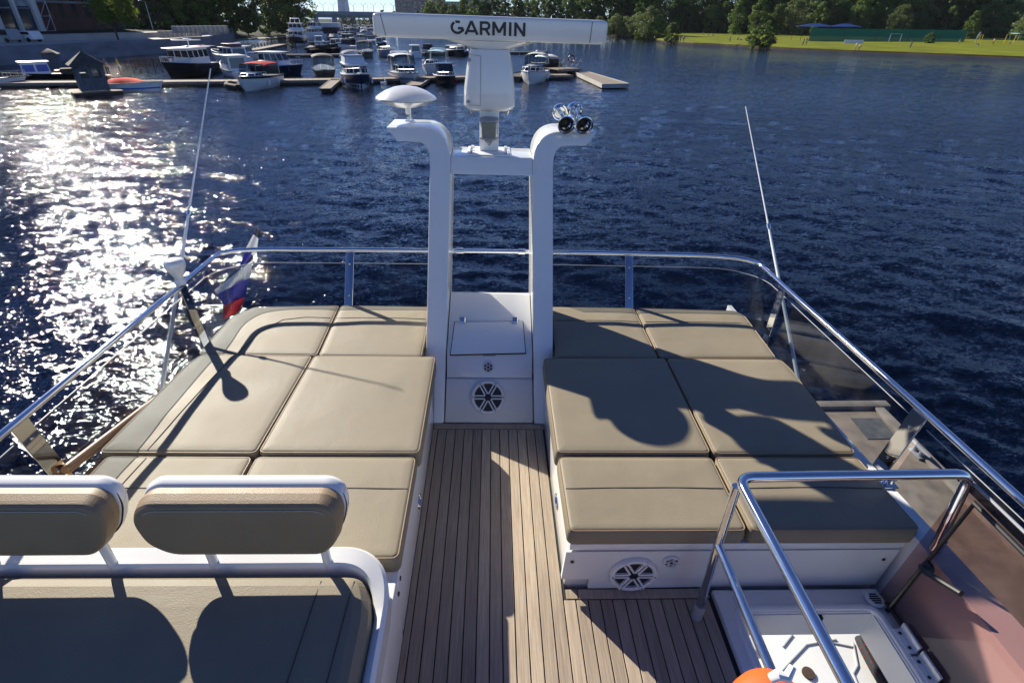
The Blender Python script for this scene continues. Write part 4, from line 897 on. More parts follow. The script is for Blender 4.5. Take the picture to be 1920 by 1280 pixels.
# ================================================================== FAR END: bridge, tower, blocks, trees
HZC = mat('bridge_concrete', (.30, .34, .40), .85, var=.15, vscale=.05)  # blue-grey concrete: the fading of distance is put into its colour
def ptY(px, py, Y): return Vector(atY(px, py, Y))
br = empty('road_bridge', ptY(690, 40, 430), 'long grey road bridge across the far end of the water', 'bridge')
a, b = ptY(540, 23.2, 430), ptY(860, 28.5, 430)
a.z = b.z = (a.z + b.z) / 2 - .1; dv = Vector((0, 9, 0))
MB().prism([a + Vector((0, 0, -.9)), b + Vector((0, 0, -.9)), b, a], dv).build('deck', HZC, br)
MB().prism([a + Vector((0, 1.5, -2.6)), b + Vector((0, 1.5, -2.6)), b + Vector((0, 1.5, -.9)), a + Vector((0, 1.5, -.9))], Vector((0, 6, 0))).build('girder', mat('bridge_girder', (.22, .26, .32), .85), br)  # girder colour blued and paled for distance as well
m = MB(); m.prism([a + Vector((0, -.15, .0)), b + Vector((0, -.15, .0)), b + Vector((0, -.15, 1.1)), a + Vector((0, -.15, 1.1))], (0, .12, 0)); m.build('parapet', HZC, br)
for k in range(9):
    p = a.lerp(b, (k + .3) / 9); MB().box(p.x - 1.1, p.x + 1.1, p.y + 2, p.y + 7, WZ - 1, p.z - 2.6).build('pier', HZC, br)
for k in range(17):
    p = a.lerp(b, (k + .5) / 17) + Vector((0, 1, 1)); MB().tube([p + Vector((-2.2, 0, 5.2)), p + Vector((0, 0, 3.4)), p + Vector((2.2, 0, 5.2))], .12, 4).tube([p, p + Vector((0, 0, 3.4))], .14, 4).build('lamp', HZC, br)
twY = 2600.0; t0, t1 = ptY(634, 27, twY), ptY(655.5, 27, twY); tc = (t0 + t1) / 2; tw = (t1.x - t0.x) / 2; rg = []
for k in range(22):
    z = -20 + k * 20; f = 1.12 - .9 * (k / 21) ** 1.15; rg.append([(tc.x + tw * f * math.cos(q + k * .07) * (1 if i % 2 == 0 else .8), tc.y + tw * f * math.sin(q + k * .07) * (1 if i % 2 == 0 else .8), z) for i, q in enumerate([2 * math.pi * j / 10 for j in range(10)])])
m = MB().loft(rg); tag(m.build('glass_tower', mat('tower_glass', (.10, .20, .36), .25, var=.15, vscale=.02, metal=.3), origin=(tc.x, tc.y, WZ), sharp=20), 'tall tapering blue glass tower rising beyond the bridge', 'tower')  # blue of the glass also carries painted distance haze
BRK = mat('far_brick', (.27, .18, .18), .9, var=.15, vscale=.03); BRK2 = mat('far_pale_wall', (.22, .25, .30), .85)  # brick paled: haze of the far shore put into its colour
for x0, x1, yb, hgt, wallm, lab in ((742, 775, 27, 26, BRK, 'reddish apartment block left of the pair beyond the bridge'), (775, 834, 27, 30, BRK, 'wide brick apartment block beyond the bridge, top out of frame'), (836, 868, 28, 17, BRK2, 'pale lower apartment block right of the brick ones'), (870, 925, 29, 21, BRK, 'brick apartment block farthest right above the radar')):
    p0, p1 = ptY(x0, yb, 760), ptY(x1, yb, 760)
    facade_box('apartment_block', p0, p1, 20, hgt + 8, -6, wallm, lab, 'apartment block', (6, 9, .5, .55, BWIN))
lab = 'small hazy tree in the far tree line below the bridge'; grp = 'far trees below the bridge'
for k in range(26):
    x = 642 + k * 8.5 + random.uniform(-3, 3); tree('far_tree', random.choice(['far0', 'far1']), front_of(x, 48 + (x - 590) * .028, WZ + .8, random.uniform(2, 25)), random.uniform(4.2, 6.4) + (2.2 if x > 720 else 0), lab, group=grp)
lab = 'dark green tree in the wood on the far bank behind the radar'; grp = 'trees on the far bank behind the radar'
for k in range(34):
    x = 800 + k * 12.5 + random.uniform(-4, 4); yy = 56 + (x - 800) * .032; tree('broadleaf_tree', random.choice(['dark0', 'dark1', 'dark2', 'mid0', 'mid1']), front_of(x, yy, WZ + .8, random.uniform(8, 34)), random.uniform(9, 12.5) + (x - 800) * .012, lab, group=grp)
lab = 'pale bushy willow at the water edge right of the radar'; grp = 'pale willows along the far waterline'
for x, h_ in ((880, 5.5), (925, 6), (1015, 5.5), (1045, 6), (1085, 5.5), (1120, 6), (1150, 6.8), (1170, 6), (1190, 7.2)):
    tree('willow_tree', random.choice(['silver0', 'silver1']), front_of(x, 57 + (x - 800) * .0325, WZ + .5, 2.5), h_, lab, group=grp)

# right bank wood
lab = 'tall dark tree in the dense wood behind the right lawn'; grp = 'dark trees behind the lawn'
for row, (yo, back) in enumerate(((0, 4), (0, 17), (0, 32))):
    for k in range(25):
        x = 1175 + k * 38 + random.uniform(-12, 12) + row * 13; yb = 61 + (x - 1200) * .0185
        tree('broadleaf_tree', random.choice(['dark0', 'dark1', 'dark2', 'mid1', 'mid0', 'mid1']), front_of(x, yb, WZ + 1.2, back + random.uniform(0, 6)), random.uniform(16, 22) + row * 3, lab, group=grp)
lab = 'pale or mid green bushy tree along the lawn edge in front of the dark wood'; grp = 'bushy trees along the lawn edge'
for x, yb, h_ in ((1218, 68, 9), (1378, 66, 12), (1412, 66, 13), (1448, 67, 11), (1485, 66, 13), (1530, 66, 12), (1600, 67, 14), (1640, 67, 13), (1680, 69, 11), (1770, 70, 11), (1815, 73, 9), (1880, 72, 13), (1920, 76, 10), (1950, 72, 13), (1505, 65, 14), (1560, 65.5, 14), (1575, 66, 12), (1655, 67, 13), (1720, 68.5, 13), (1745, 69, 12), (1840, 71, 13), (1430, 64, 14), (1330, 63.5, 11)):
    tree('bushy_tree', random.choice(['silver0', 'silver1', 'mid0', 'mid1']), front_of(x, yb + (1.2 if x < 1460 else 3.0), WZ + 1.0, random.uniform(0, 4)), h_ * .92, lab, group=grp)
for x, yb, h_, lab in ((1206, 71.8, 5.2, 'round green bush overhanging the point of the lawn'), (1232, 73.5, 5.6, 'wide green bush on the lawn point beside the water'), (1258, 80.5, 4.4, 'upright green bush alone on the lawn near the point'), (1424, 89.6, 4.3, 'wide dark green bush at the lawn water edge')):
    tree('bush', 'bush0' if x != 1424 else 'bush1', front_of(x, yb, WZ + .3, 1.5), h_, lab, 'bush', sx=1.15 if x != 1258 else .8)
tree('bush', 'bush1', front_of(1741, 82.5, WZ + .9), 2.6, 'small bush in front of the green net fence', 'bush', sx=.8)

# lawn furniture: net fence, tents, banner, frames
NET = smoked('green_net', (.10, .30, .22), .5)
def net_mat():
    m, t, b = nt('green_netting'); L = t.links; b.inputs['Base Color'].default_value = (.012, .20, .12, 1); b.inputs['Roughness'].default_value = .8
    tr = t.nodes.new('ShaderNodeBsdfTransparent'); mx = t.nodes.new('ShaderNodeMixShader'); mx.inputs['Fac'].default_value = .72
    L.new(tr.outputs['BSDF'], mx.inputs[1]); L.new(b.outputs['BSDF'], mx.inputs[2]); L.new(mx.outputs['Shader'], t.nodes['Material Output'].inputs['Surface']); return m
NET = net_mat()
zl = WZ + .95
nf = empty('net_fence', at(1660, 80, zl), 'long green netting fence on posts across the right lawn', 'fence')
pts = [Vector(at(x, y, zl)) for x, y in ((1516, 77.5), (1580, 78), (1640, 78.5), (1700, 79), (1760, 79.5), (1806, 80))]
for a, b in zip(pts, pts[1:]):
    hh = 3.6; MB().prism([a, b, b + Vector((0, 0, hh)), a + Vector((0, 0, hh))], (0, .02, 0)).build('net', NET, nf)
for p in pts: MB().tube([p, p + Vector((0, 0, 3.9))], .06, 6).build('post', DKWOOD, nf)
for x0, x1, y, lab in ((1500, 1560, 76.5, 'blue roofed event tent at the left end of the net fence'), (1562, 1610, 75.5, 'blue roofed event tent just behind the net fence')):
    a, b = Vector(at(x0, y, zl)), Vector(at(x1, y, zl)); u = (b - a).normalized(); v = Vector((-u.y, u.x, 0)) * 4; e = empty('event_tent', (a + b) / 2, lab, 'tent', 'blue event tents'); H = Vector((0, 0, 4.1)); ap = (a + b) / 2 + v / 2 + Vector((0, 0, 5.0)); r1, r2 = ap - u * 1.2, ap + u * 1.2
    MB().loft([[a + H - u * .2, b + H + u * .2, b + v + H + u * .2, a + v + H - u * .2], [r1, r2, r2 + Vector((0, .1, 0)), r1 + Vector((0, .1, 0))]]).build('roof', mat('tent_blue', (.004, .03, .15), .9, spec=.1), e)
    for q in (a, b, a + v, b + v): MB().tube([q, q + H], .06, 6).build('post', DKWOOD, e)
a, b = Vector(at(1582, 81.3, zl)), Vector(at(1618, 81.8, zl)); bn = empty('lawn_banner', (a + b) / 2, 'long white banner standing on the lawn before the net fence', 'banner')
MB().prism([a, b, b + Vector((0, 0, .9)), a + Vector((0, 0, .9))], (0, .05, 0)).build('sheet', BWHITE, bn)
for q in (a, b): MB().tube([q + Vector((0, .1, 0)), q + Vector((0, .1, 1))], .04, 6).build('post', ALU, bn)
YEL = mat('yellow_paint', (.55, .38, .02), .5)
def frame_swing(x, y, w, h_, material, lab):
    p = Vector(at(x, y, zl)); e = empty('play_frame', p, lab, 'play frame')
    for dx in (-w / 2, w / 2):
        MB().tube([p + Vector((dx - .5, -.6, 0)), p + Vector((dx, 0, h_))], .08, 6).build('leg', material, e); MB().tube([p + Vector((dx + .5, .6, 0)), p + Vector((dx, 0, h_))], .08, 6).build('leg', material, e)
    MB().tube([p + Vector((-w / 2, 0, h_)), p + Vector((w / 2, 0, h_))], .07, 6).build('crossbar', material, e)
frame_swing(1676, 80, 3.6, 2.4, ALU, 'pale metal play frame before the green netting')
frame_swing(1835, 83, .8, 2.6, YEL, 'narrow yellow play frame on the lawn near the right edge')
frame_swing(1890, 83, 3.0, 2.6, YEL, 'wide yellow play frame at the right edge of lawn')
p = Vector(at(1827, 82, zl)); m = MB().tube([p, p + Vector((0, 0, 2.2)), p + Vector((.3, 0, 3.1)), p + Vector((.8, 0, 3.2))], .035, 6); m.prism([p + Vector((.02, 0, 1.2)), p + Vector((.45, 0, 1.6)), p + Vector((.8, 0, 3.15)), p + Vector((.05, 0, 2.4))], (0, .02, 0)); tag(m.build('feather_flag', BWHITE), 'white feather flag standing on the lawn past the net fence', 'flag')
m = MB().box(-2.2, 2.2, -2, 2, 2.5, 2.75, .05); [m.tube([(x, y, 0), (x, y, 2.5)], .06, 6) for x in (-2, 2) for y in (-1.8, 1.8)]
o = m.build('park_shelter', BTEAL, origin=(0, 0, 0)); o.location = at(1908, 79, zl); tag(o, 'small grey blue shelter roof at the right edge of lawn', 'shelter')
#@@PART4
# ================================================================== PEOPLE
SHIRTS = {}
def cloth_mat(c):
    k = 'cloth_%d_%d_%d' % tuple(int(x * 99) for x in c); return mat(k, c, .85)
HAIR = mat('hair_dark', (.02, .014, .01), .7)
def body_mesh(pose):
    J = {'pelvis': (0, 0, .94, .13), 'belly': (0, .0, 1.10, .125), 'chest': (0, 0, 1.32, .135), 'neck': (0, 0, 1.48, .055), 'head': (0, .01, 1.60, .092), 'crown': (0, .0, 1.70, .075)}
    for s, n in ((-1, 'l'), (1, 'r')):
        J['sh' + n] = (s * .17, 0, 1.40, .065); J['el' + n] = (s * .24, -.02, 1.13, .045); J['wr' + n] = (s * .25, .05, .88, .032); J['ha' + n] = (s * .25, .08, .79, .036)
        J['hi' + n] = (s * .09, 0, .88, .095); J['kn' + n] = (s * .10, .02, .49, .062); J['an' + n] = (s * .10, -.02, .09, .043); J['to' + n] = (s * .11, .15, .04, .036)
    if pose == 'walk':
        J['knl'] = (-.10, .16, .50, .062); J['anl'] = (-.10, .22, .10, .043); J['tol'] = (-.11, .38, .06, .036); J['knr'] = (.10, -.08, .50, .062); J['anr'] = (.10, -.34, .16, .043); J['tor'] = (.11, -.20, .05, .036)
        J['ell'] = (-.24, -.14, 1.15, .045); J['wrl'] = (-.24, -.16, .92, .032); J['hal'] = (-.24, -.14, .83, .036); J['elr'] = (.24, .10, 1.15, .045); J['wrr'] = (.22, .28, 1.0, .032); J['har'] = (.21, .35, .96, .036)
    if pose == 'sit':
        for k in J: J[k] = (J[k][0], J[k][1], J[k][2] - .78, J[k][3])
        for n, s in (('l', -1), ('r', 1)):
            J['hi' + n] = (s * .09, .02, .13, .095); J['kn' + n] = (s * .15, .38, .42, .06); J['an' + n] = (s * .14, .60, .08, .043); J['to' + n] = (s * .15, .74, .05, .036)
            J['el' + n] = (s * .26, .1, .38, .045); J['wr' + n] = (s * .17, .32, .42, .032); J['ha' + n] = (s * .13, .38, .46, .036)
    if pose == 'bend':
        J['belly'] = (0, .10, 1.04, .125); J['chest'] = (0, .30, 1.13, .135); J['neck'] = (0, .46, 1.16, .055); J['head'] = (0, .57, 1.14, .092); J['crown'] = (0, .66, 1.15, .075)
        for n, s in (('l', -1), ('r', 1)): J['sh' + n] = (s * .17, .36, 1.12, .065); J['el' + n] = (s * .2, .42, .86, .045); J['wr' + n] = (s * .18, .50, .64, .032); J['ha' + n] = (s * .17, .53, .55, .036)
    E = [('pelvis', 'belly'), ('belly', 'chest'), ('chest', 'neck'), ('neck', 'head'), ('head', 'crown')]
    for n in 'lr': E += [('chest', 'sh' + n), ('sh' + n, 'el' + n), ('el' + n, 'wr' + n), ('wr' + n, 'ha' + n), ('pelvis', 'hi' + n), ('hi' + n, 'kn' + n), ('kn' + n, 'an' + n), ('an' + n, 'to' + n)]
    ks = list(J); me = bpy.data.meshes.new('body'); me.from_pydata([J[k][:3] for k in ks], [(ks.index(a), ks.index(b)) for a, b in E], [])
    o = bpy.data.objects.new('body', me); COL.objects.link(o); o.modifiers.new('s', 'SKIN')
    for i, k in enumerate(ks): me.skin_vertices[0].data[i].radius = (J[k][3], J[k][3]); me.skin_vertices[0].data[i].use_root = (k == 'pelvis')
    sb_ = o.modifiers.new('u', 'SUBSURF'); sb_.levels = 1; sb_.render_levels = 1
    out = bpy.data.meshes.new_from_object(o.evaluated_get(bpy.context.evaluated_depsgraph_get())); bpy.data.objects.remove(o)
    P = {k: Vector(v[:3]) for k, v in J.items()}
    def sd(p, a, b):
        ab = P[b] - P[a]; t = max(0, min(1, (p - P[a]).dot(ab) / ab.length_squared)); return (p - P[a] - ab * t).length
    for f in out.polygons:
        c = f.center; a, b = min(E, key=lambda e_: sd(c, *e_)); k = a + '|' + b
        f.material_index = 3 if ('crown' in k and (c - P['head']).dot(P['crown'] - P['neck']) > .2 * .02) else 0 if ('head' in k or 'wr' in a or 'neck|' in k or 'ha' in b or 'el' in a) else 2 if ('kn' in k or 'hi' in k or 'an' in k) else 1
        f.use_smooth = True
    return out
BODY = {p: body_mesh(p) for p in ('stand', 'walk', 'sit', 'bend')}
def person(p, pose, shirt, pants, lab, rz, group=None, sc=1.0):
    o = bpy.data.objects.new('person', BODY[pose].copy()); COL.objects.link(o); o.location = p; o.rotation_euler = (0, 0, rz); o.scale = (sc,) * 3
    for m in (SKIN, cloth_mat(shirt), cloth_mat(pants), HAIR): o.data.materials.append(m)
    return tag(o, lab, 'person', group)
DKC = (.02, .022, .03)
for x, y, pose, sh, pa, lab, rz in (
    (1275, 79.5, 'stand', (.05, .05, .06), DKC, 'person in dark clothes standing left of a pair on the lawn point', .5), (1281, 79, 'stand', (.5, .5, .48), DKC, 'person in pale top standing right of a pair on the lawn point', 2.5),
    (1318, 66.5, 'stand', (.05, .07, .15), DKC, 'person standing by the group far back on the lawn', 0), (1329, 67.5, 'sit', (.35, .32, .3), DKC, 'person in grey sitting on grass by the far group', 1), (1336, 68.5, 'sit', (.04, .04, .05), (.3, .3, .33), 'person in black sitting at the right of the far group', -1),
    (1368, 79, 'walk', (.12, .06, .06), DKC, 'person walking alone across the middle of the lawn', 1.2), (1384, 75.5, 'sit', (.04, .05, .05), DKC, 'person in dark top sitting on grass, left of two', .3), (1390, 75.8, 'sit', (.4, .4, .42), DKC, 'person in pale top sitting on grass, right of two', 2),
    (1505, 85, 'stand', (.03, .05, .11), DKC, 'person in navy standing left of a pair before the blue tent', 2), (1511, 84.6, 'stand', (.08, .08, .1), (.05, .06, .1), 'person in grey standing right of a pair before the blue tent', 3),
    (1603, 95, 'stand', (.5, .35, .28), (.3, .25, .2), 'person in tan standing at the water edge below the banner', 1.5), (1609, 95.5, 'bend', (.55, .5, .45), (.2, .15, .12), 'person bending over at the water edge below the banner', -1.2),
    (1706, 91, 'walk', (.25, .2, .18), DKC, 'person in brown walking on the lawn right of the banner', -.8), (1797, 85, 'stand', (.4, .2, .15), (.25, .2, .2), 'person in reddish top standing past the net fence', 0),
    (1832, 91.5, 'bend', (.03, .06, .2), (.3, .3, .35), 'person in blue bending near the yellow play frame', 1.0), (1861, 84, 'walk', (.5, .3, .1), DKC, 'person in orange walking between the yellow frames', 1.6), (1893, 84.5, 'sit', (.5, .1, .1), DKC, 'person in red sitting under the wide yellow frame', 0)):
    person(Vector(at(x, y, WZ + .98 if y < 85 else WZ + .75)), pose, sh, pa, lab, rz)

# ================================================================== PONTOONS
PZ = WZ + .42
def pontoon(pa, pb, w, lab, planks=True, z=PZ, name='pontoon', group='floating pontoons of the marina'):
    a, b = Vector(at(*pa, z)), Vector(at(*pb, z)); u = (b - a).normalized(); v = Vector((-u.y, u.x, 0))
    if v.dot(Vector((a.x, a.y, 0))) < 0: v = -v
    L_ = (b - a).length; e = empty(name, ((a + b) / 2).to_tuple()[:2] + (WZ,), lab, 'pontoon', group); M = Matrix.Translation(a) @ Matrix(((u.x, v.x, 0, 0), (u.y, v.y, 0, 0), (0, 0, 1, 0), (0, 0, 0, 1)))
    m = MB(); n = int(L_ / .6)
    m.box(0, L_, .06, w - .06, -.06, -.02, M=M)
    for i in range(n): m.box(i * L_ / n + .02, (i + 1) * L_ / n - .02, .02, w - .02, -.02, .0, M=M)
    m.build('decking', PLK if planks else CONC, e)
    m = MB(); m.box(0, L_, -.06, .02, -.22, .04, .01, M=M); m.box(0, L_, w - .02, w + .06, -.22, .04, .01, M=M); m.build('fender_beam', CONC, e)
    m = MB(); k = max(2, int(L_ / 6))
    for i in range(k): m.box(L_ * i / k + .4, L_ * (i + 1) / k - .4, .05, w - .05, -.75, -.07, .05, M=M)
    m.build('float', BRUST, e); return e, M, L_
pontoon((-40, 157), (476, 153.0), 2.2, 'long main pontoon on the left, in front of the trawler')
pontoon((480, 152.5), (720, 149), 2.2, 'main pontoon middle stretch behind the red topped cruiser')
pontoon((722, 148.6), (1075, 141.5), 2.2, 'main pontoon right stretch behind the white cruisers')
pontoon((620, 166), (640, 148), 1.0, 'short finger pontoon beside the navy covered boat')
pontoon((788, 160), (806, 148), 1.4, 'short finger pontoon left of the small black boat')
e, M, L_ = pontoon((1130, 158), (1178, 157), 1.2, 'pale edged floating dock end sticking out on the right')
bpy.data.objects.remove([c for c in kids(e) if c.name.startswith('float')][0])
for c in kids(e): bpy.data.objects.remove(c)
a, b, c_, d_ = [Vector(at(x, y, PZ)) for x, y in ((1131, 158.5), (1178, 157.5), (1102, 135), (1080, 136))]
m = MB(); dn = Vector((0, 0, -.10)); m.hexa([a + dn, b + dn, c_ + dn, d_ + dn, a, b, c_, d_]); m.build('decking', PLK, e)
m = MB(); t_ = .22
for p, q in ((d_, a), (a, b), (b, c_)):
    n_ = Vector(((q - p).y, -(q - p).x, 0)).normalized() * .12; m.prism([p + Vector((0, 0, -.35)), q + Vector((0, 0, -.35)), q + Vector((0, 0, .05)), p + Vector((0, 0, .05))], n_)
m.build('fender_beam', PAVE, e)
pontoon((472, 103.5), (640, 102.2), 1.8, 'second row pontoon behind the white hardtop boat')
pontoon((740, 100.5), (1030, 97), 1.8, 'second row pontoon behind the radar pedestal')
e, M, L_ = pontoon((452, 99.5), (538, 83), 2.4, 'diagonal walkway pontoon with posts leading to the yachts')
for i in range(14):
    p = M @ Vector((L_ * (i + .5) / 14, 2.1, 0)); MB().box(p.x - .12, p.x + .12, p.y - .12, p.y + .12, PZ + .02, PZ + .75, .02).build('post', BGREY, e)
pontoon((583, 79.3), (668, 78), 1.8, 'third row pontoon in front of the distant boats')
pontoon((592, 69.3), (640, 68.6), 1.6, 'fourth row pontoon by the houseboat')
pontoon((650, 69), (720, 67.5), 1.6, 'fourth row pontoon left of the radar bar')
def railing(pa, pb, z, h, lab, mt=DKWOOD, n=6):
    a, b = Vector(at(*pa, z)), Vector(at(*pb, z)); e = empty('pontoon_railing', (a + b) / 2, lab, 'railing')
    for k in range(n + 1): p = a.lerp(b, k / n); MB().tube([p, p + Vector((0, 0, h))], .045, 6).build('post', mt, e)
    m = MB()
    for zz in (h * .5, h): m.tube([a + Vector((0, 0, zz)), b + Vector((0, 0, zz))], .04, 6)
    for k in range(n):
        p, q = a.lerp(b, k / n), a.lerp(b, (k + 1) / n); m.tube([p, q + Vector((0, 0, h))], .025, 5); m.tube([q, p + Vector((0, 0, h))], .025, 5)
    m.build('rails', mt, e)
railing((252, 139), (332, 137), PZ, 1.5, 'dark cross braced railing on the pontoon left of the trawler')
railing((238, 131), (325, 128), PZ, 1.0, 'far dark railing behind the pontoon left of the trawler', n=5)
e, M, L_ = pontoon((1046, 131), (1092, 129.5), 3.0, 'wooden platform with railing at the right end of the marina', z=PZ + .35, name='dock_platform')
railing((1048, 128.5), (1090, 127), PZ + .36, 1.15, 'grey railing round the wooden platform on the right', BGREY, 4)
m = MB(); p = Vector(at(1071, 122, PZ + .36)); m.tube([p + Vector((.42 * math.cos(k / 20 * 6.283), 0, .75 + .42 * math.sin(k / 20 * 6.283))) for k in range(21)], .09, 8); tag(m.build('lifebuoy', BMAR), 'dull red lifebuoy hanging on the platform railing on the right', 'lifebuoy')
# pontoon alongside the yacht, right
dk = empty('mooring_dock', (4.2, 3.0, WZ), 'weathered carpeted dock alongside the yacht with a grey mat and cleat', 'dock')
CARP = mat('weathered_carpet', (.27, .215, .165), .95, var=.35, vscale=3.5, bump=.5, bscale=130, detail=9)
DZ = WZ + .55; p0, p1, p2 = at(1545, 766, DZ), at(1637, 767, DZ), at(1740, 872, DZ); xr = (p1[0] + p2[0]) / 2; yb_ = p1[1]
m = MB().box(2.55, xr, -4, yb_, DZ - .06, DZ, .01); m.build('carpet_deck', CARP, dk)
m = MB().box(2.52, xr + .30, yb_ + .01, yb_ + .17, DZ - .3, DZ + .06, .01); m.box(xr + .01, xr + .17, -4, yb_ + .005, DZ - .25, DZ + .05, .02); m.build('edge_beam', CONC, dk)
m = MB().box(2.6, xr, -4, yb_ - .1, WZ - .3, DZ - .07, .05); m.build('float', BRUST, dk)
q = [Vector(at(x, y, DZ + .004)) for x, y in ((1595, 784), (1650, 784), (1682, 822), (1627, 823))]; m = MB().prism([v + Vector((0, 0, .006)) for v in q], (0, 0, -.008)); m.build('grey_mat', mat('mat_grey', (.10, .105, .11), .95, var=.3, vscale=9), dk)
c = Vector(at(1718, 852, DZ)); m = MB().box(c.x - .05, c.x + .05, c.y - .12, c.y + .12, DZ, DZ + .04, .01); m.tube([c + Vector((0, -.06, .0)), c + Vector((0, -.06, .13))], .03, 8); m.tube([c + Vector((0, .06, .0)), c + Vector((0, .06, .13))], .03, 8); m.tube([c + Vector((0, -.22, .15)), c + Vector((0, -.1, .14)), c + Vector((0, .1, .14)), c + Vector((0, .22, .15))], [.015, .03, .03, .015], 8); m.build('cleat', BGREY, dk)

# ================================================================== HUT
hz = PZ - .1
ha, hb = Vector(at(126, 174, hz)), Vector(at(205, 172, hz)); hu = (hb - ha).normalized(); hv = Vector((-hu.y, hu.x, 0)); hc = Vector(at(170, 171.5, hz)) + hv * 1.3
hut = empty('dock_hut', hc, 'small weathered grey guard hut with tiled pyramid roof on its own float', 'hut', None, math.atan2(hu.y, hu.x) + R(20))
HW = mat('hut_boards', (.12, .13, .15), .85, var=.3, vscale=1.2, stretch=(6, 6, .6)); HR = mat('hut_shingles', (.06, .063, .06), .9, var=.4, vscale=4)
w, hh = 1.12, 2.35
m = MB()
for s in (-1, 1):
    for q0, q1, z0, z1 in ((-w, w, 0, 1.15), (-w, -w + .28, 1.15, hh), (-.15, .15, 1.15, hh), (w - .28, w, 1.15, hh), (-w, w, 1.95, hh)):
        m.box(q0, q1, s * w - .05, s * w + .05, z0, z1 + .001); m.box(s * w - .05, s * w + .05, q0 + .051, q1 - .051, z0, z1)
m.build('wall', HW, hut, world=False)
for s in (-1, 1):
    for c in (-.5, .5):
        MB().box(c - .35, c + .35, s * w - .01, s * w + .01, 1.15, 1.95).build('window', BCLR, hut, world=False); MB().box(s * w - .01, s * w + .01, c - .35, c + .35, 1.15, 1.95).build('window', BCLR, hut, world=False)
m = MB().hexa([(-1.5, -1.5, hh - .08), (1.5, -1.5, hh - .08), (1.5, 1.5, hh - .08), (-1.5, 1.5, hh - .08), (-.07, -.07, hh + 1.05), (.07, -.07, hh + 1.05), (.07, .07, hh + 1.05), (-.07, .07, hh + 1.05)])
for k in range(1, 9):
    t = k / 9; r_ = 1.5 * (1 - t) + .07 * t + .035; z = hh - .08 + 1.13 * t; m.box(-r_, r_, -r_, r_, z - .05, z)
m.build('roof', HR, hut, world=False)
m = MB().lathe([(.07, 0), (.09, .1), (.02, .3), (0, .34)], c=(0, 0, hh + 1.0), n=8); m.build('finial', HW, hut, world=False)
hut.scale = (.9, .9, .88)
hp_ = empty('hut_float', hc + Vector((0, 0, -.5)), 'square timber float carrying the grey guard hut', 'float', None, hut.rotation_euler.z)
MB().box(-1.75, 1.9, -1.75, 1.75, .38, .48, .02).build('decking', PLK, hp_, world=False); MB().box(-1.7, 1.85, -1.7, 1.7, -.3, .37, .04).build('float_body', BRUST, hp_, world=False)
for k in range(4): pass
e = empty('dock_planter', Vector(at(203, 160, PZ)), 'brown wooden box beside the grey hut', 'box'); MB().box(-.35, .35, -.3, .3, 0, .8, .03).build('box', DKWOOD, e, world=False); MB().box(-.4, .4, -.35, .35, .8, .86, .02).build('lid', CONC, e, world=False)
hp2 = empty('dock_hut', Vector(at(103, 128, PZ)), 'second hut roof showing behind the left workboat', 'hut', None, .4); hp2.scale = (.7, .7, .72)
MB().box(-1, 1, -1, 1, 0, 2.1).build('wall', HW, hp2, world=False); MB().hexa([(-1.3, -1.3, 2.1), (1.3, -1.3, 2.1), (1.3, 1.3, 2.1), (-1.3, 1.3, 2.1), (-.05, -.05, 2.9), (.05, -.05, 2.9), (.05, .05, 2.9), (-.05, .05, 2.9)]).build('roof', HR, hp2, world=False)
person(Vector(at(206, 143, PZ)), 'stand', (.10, .11, .15), (.03, .035, .05), 'person in grey top standing on the pontoon right of the hut', 1.0, sc=1.02)
person(Vector(at(228, 141, PZ)), 'stand', (.55, .32, .03), (.06, .06, .07), 'person in yellow top standing on the pontoon right of the hut', 2.0)
for k, (x, c, lab) in enumerate(((446, (.03, .03, .04), 'person in black sitting nearest left on the walkway pontoon'), (453, (.04, .035, .04), 'person in dark top sitting second on the walkway pontoon'), (463, (.2, .22, .32), 'person in pale blue sitting third on the walkway pontoon'))):
    person(Vector(at(x, 97 - k * .7, PZ + .35)), 'sit', c, DKC, lab, 2 + k)

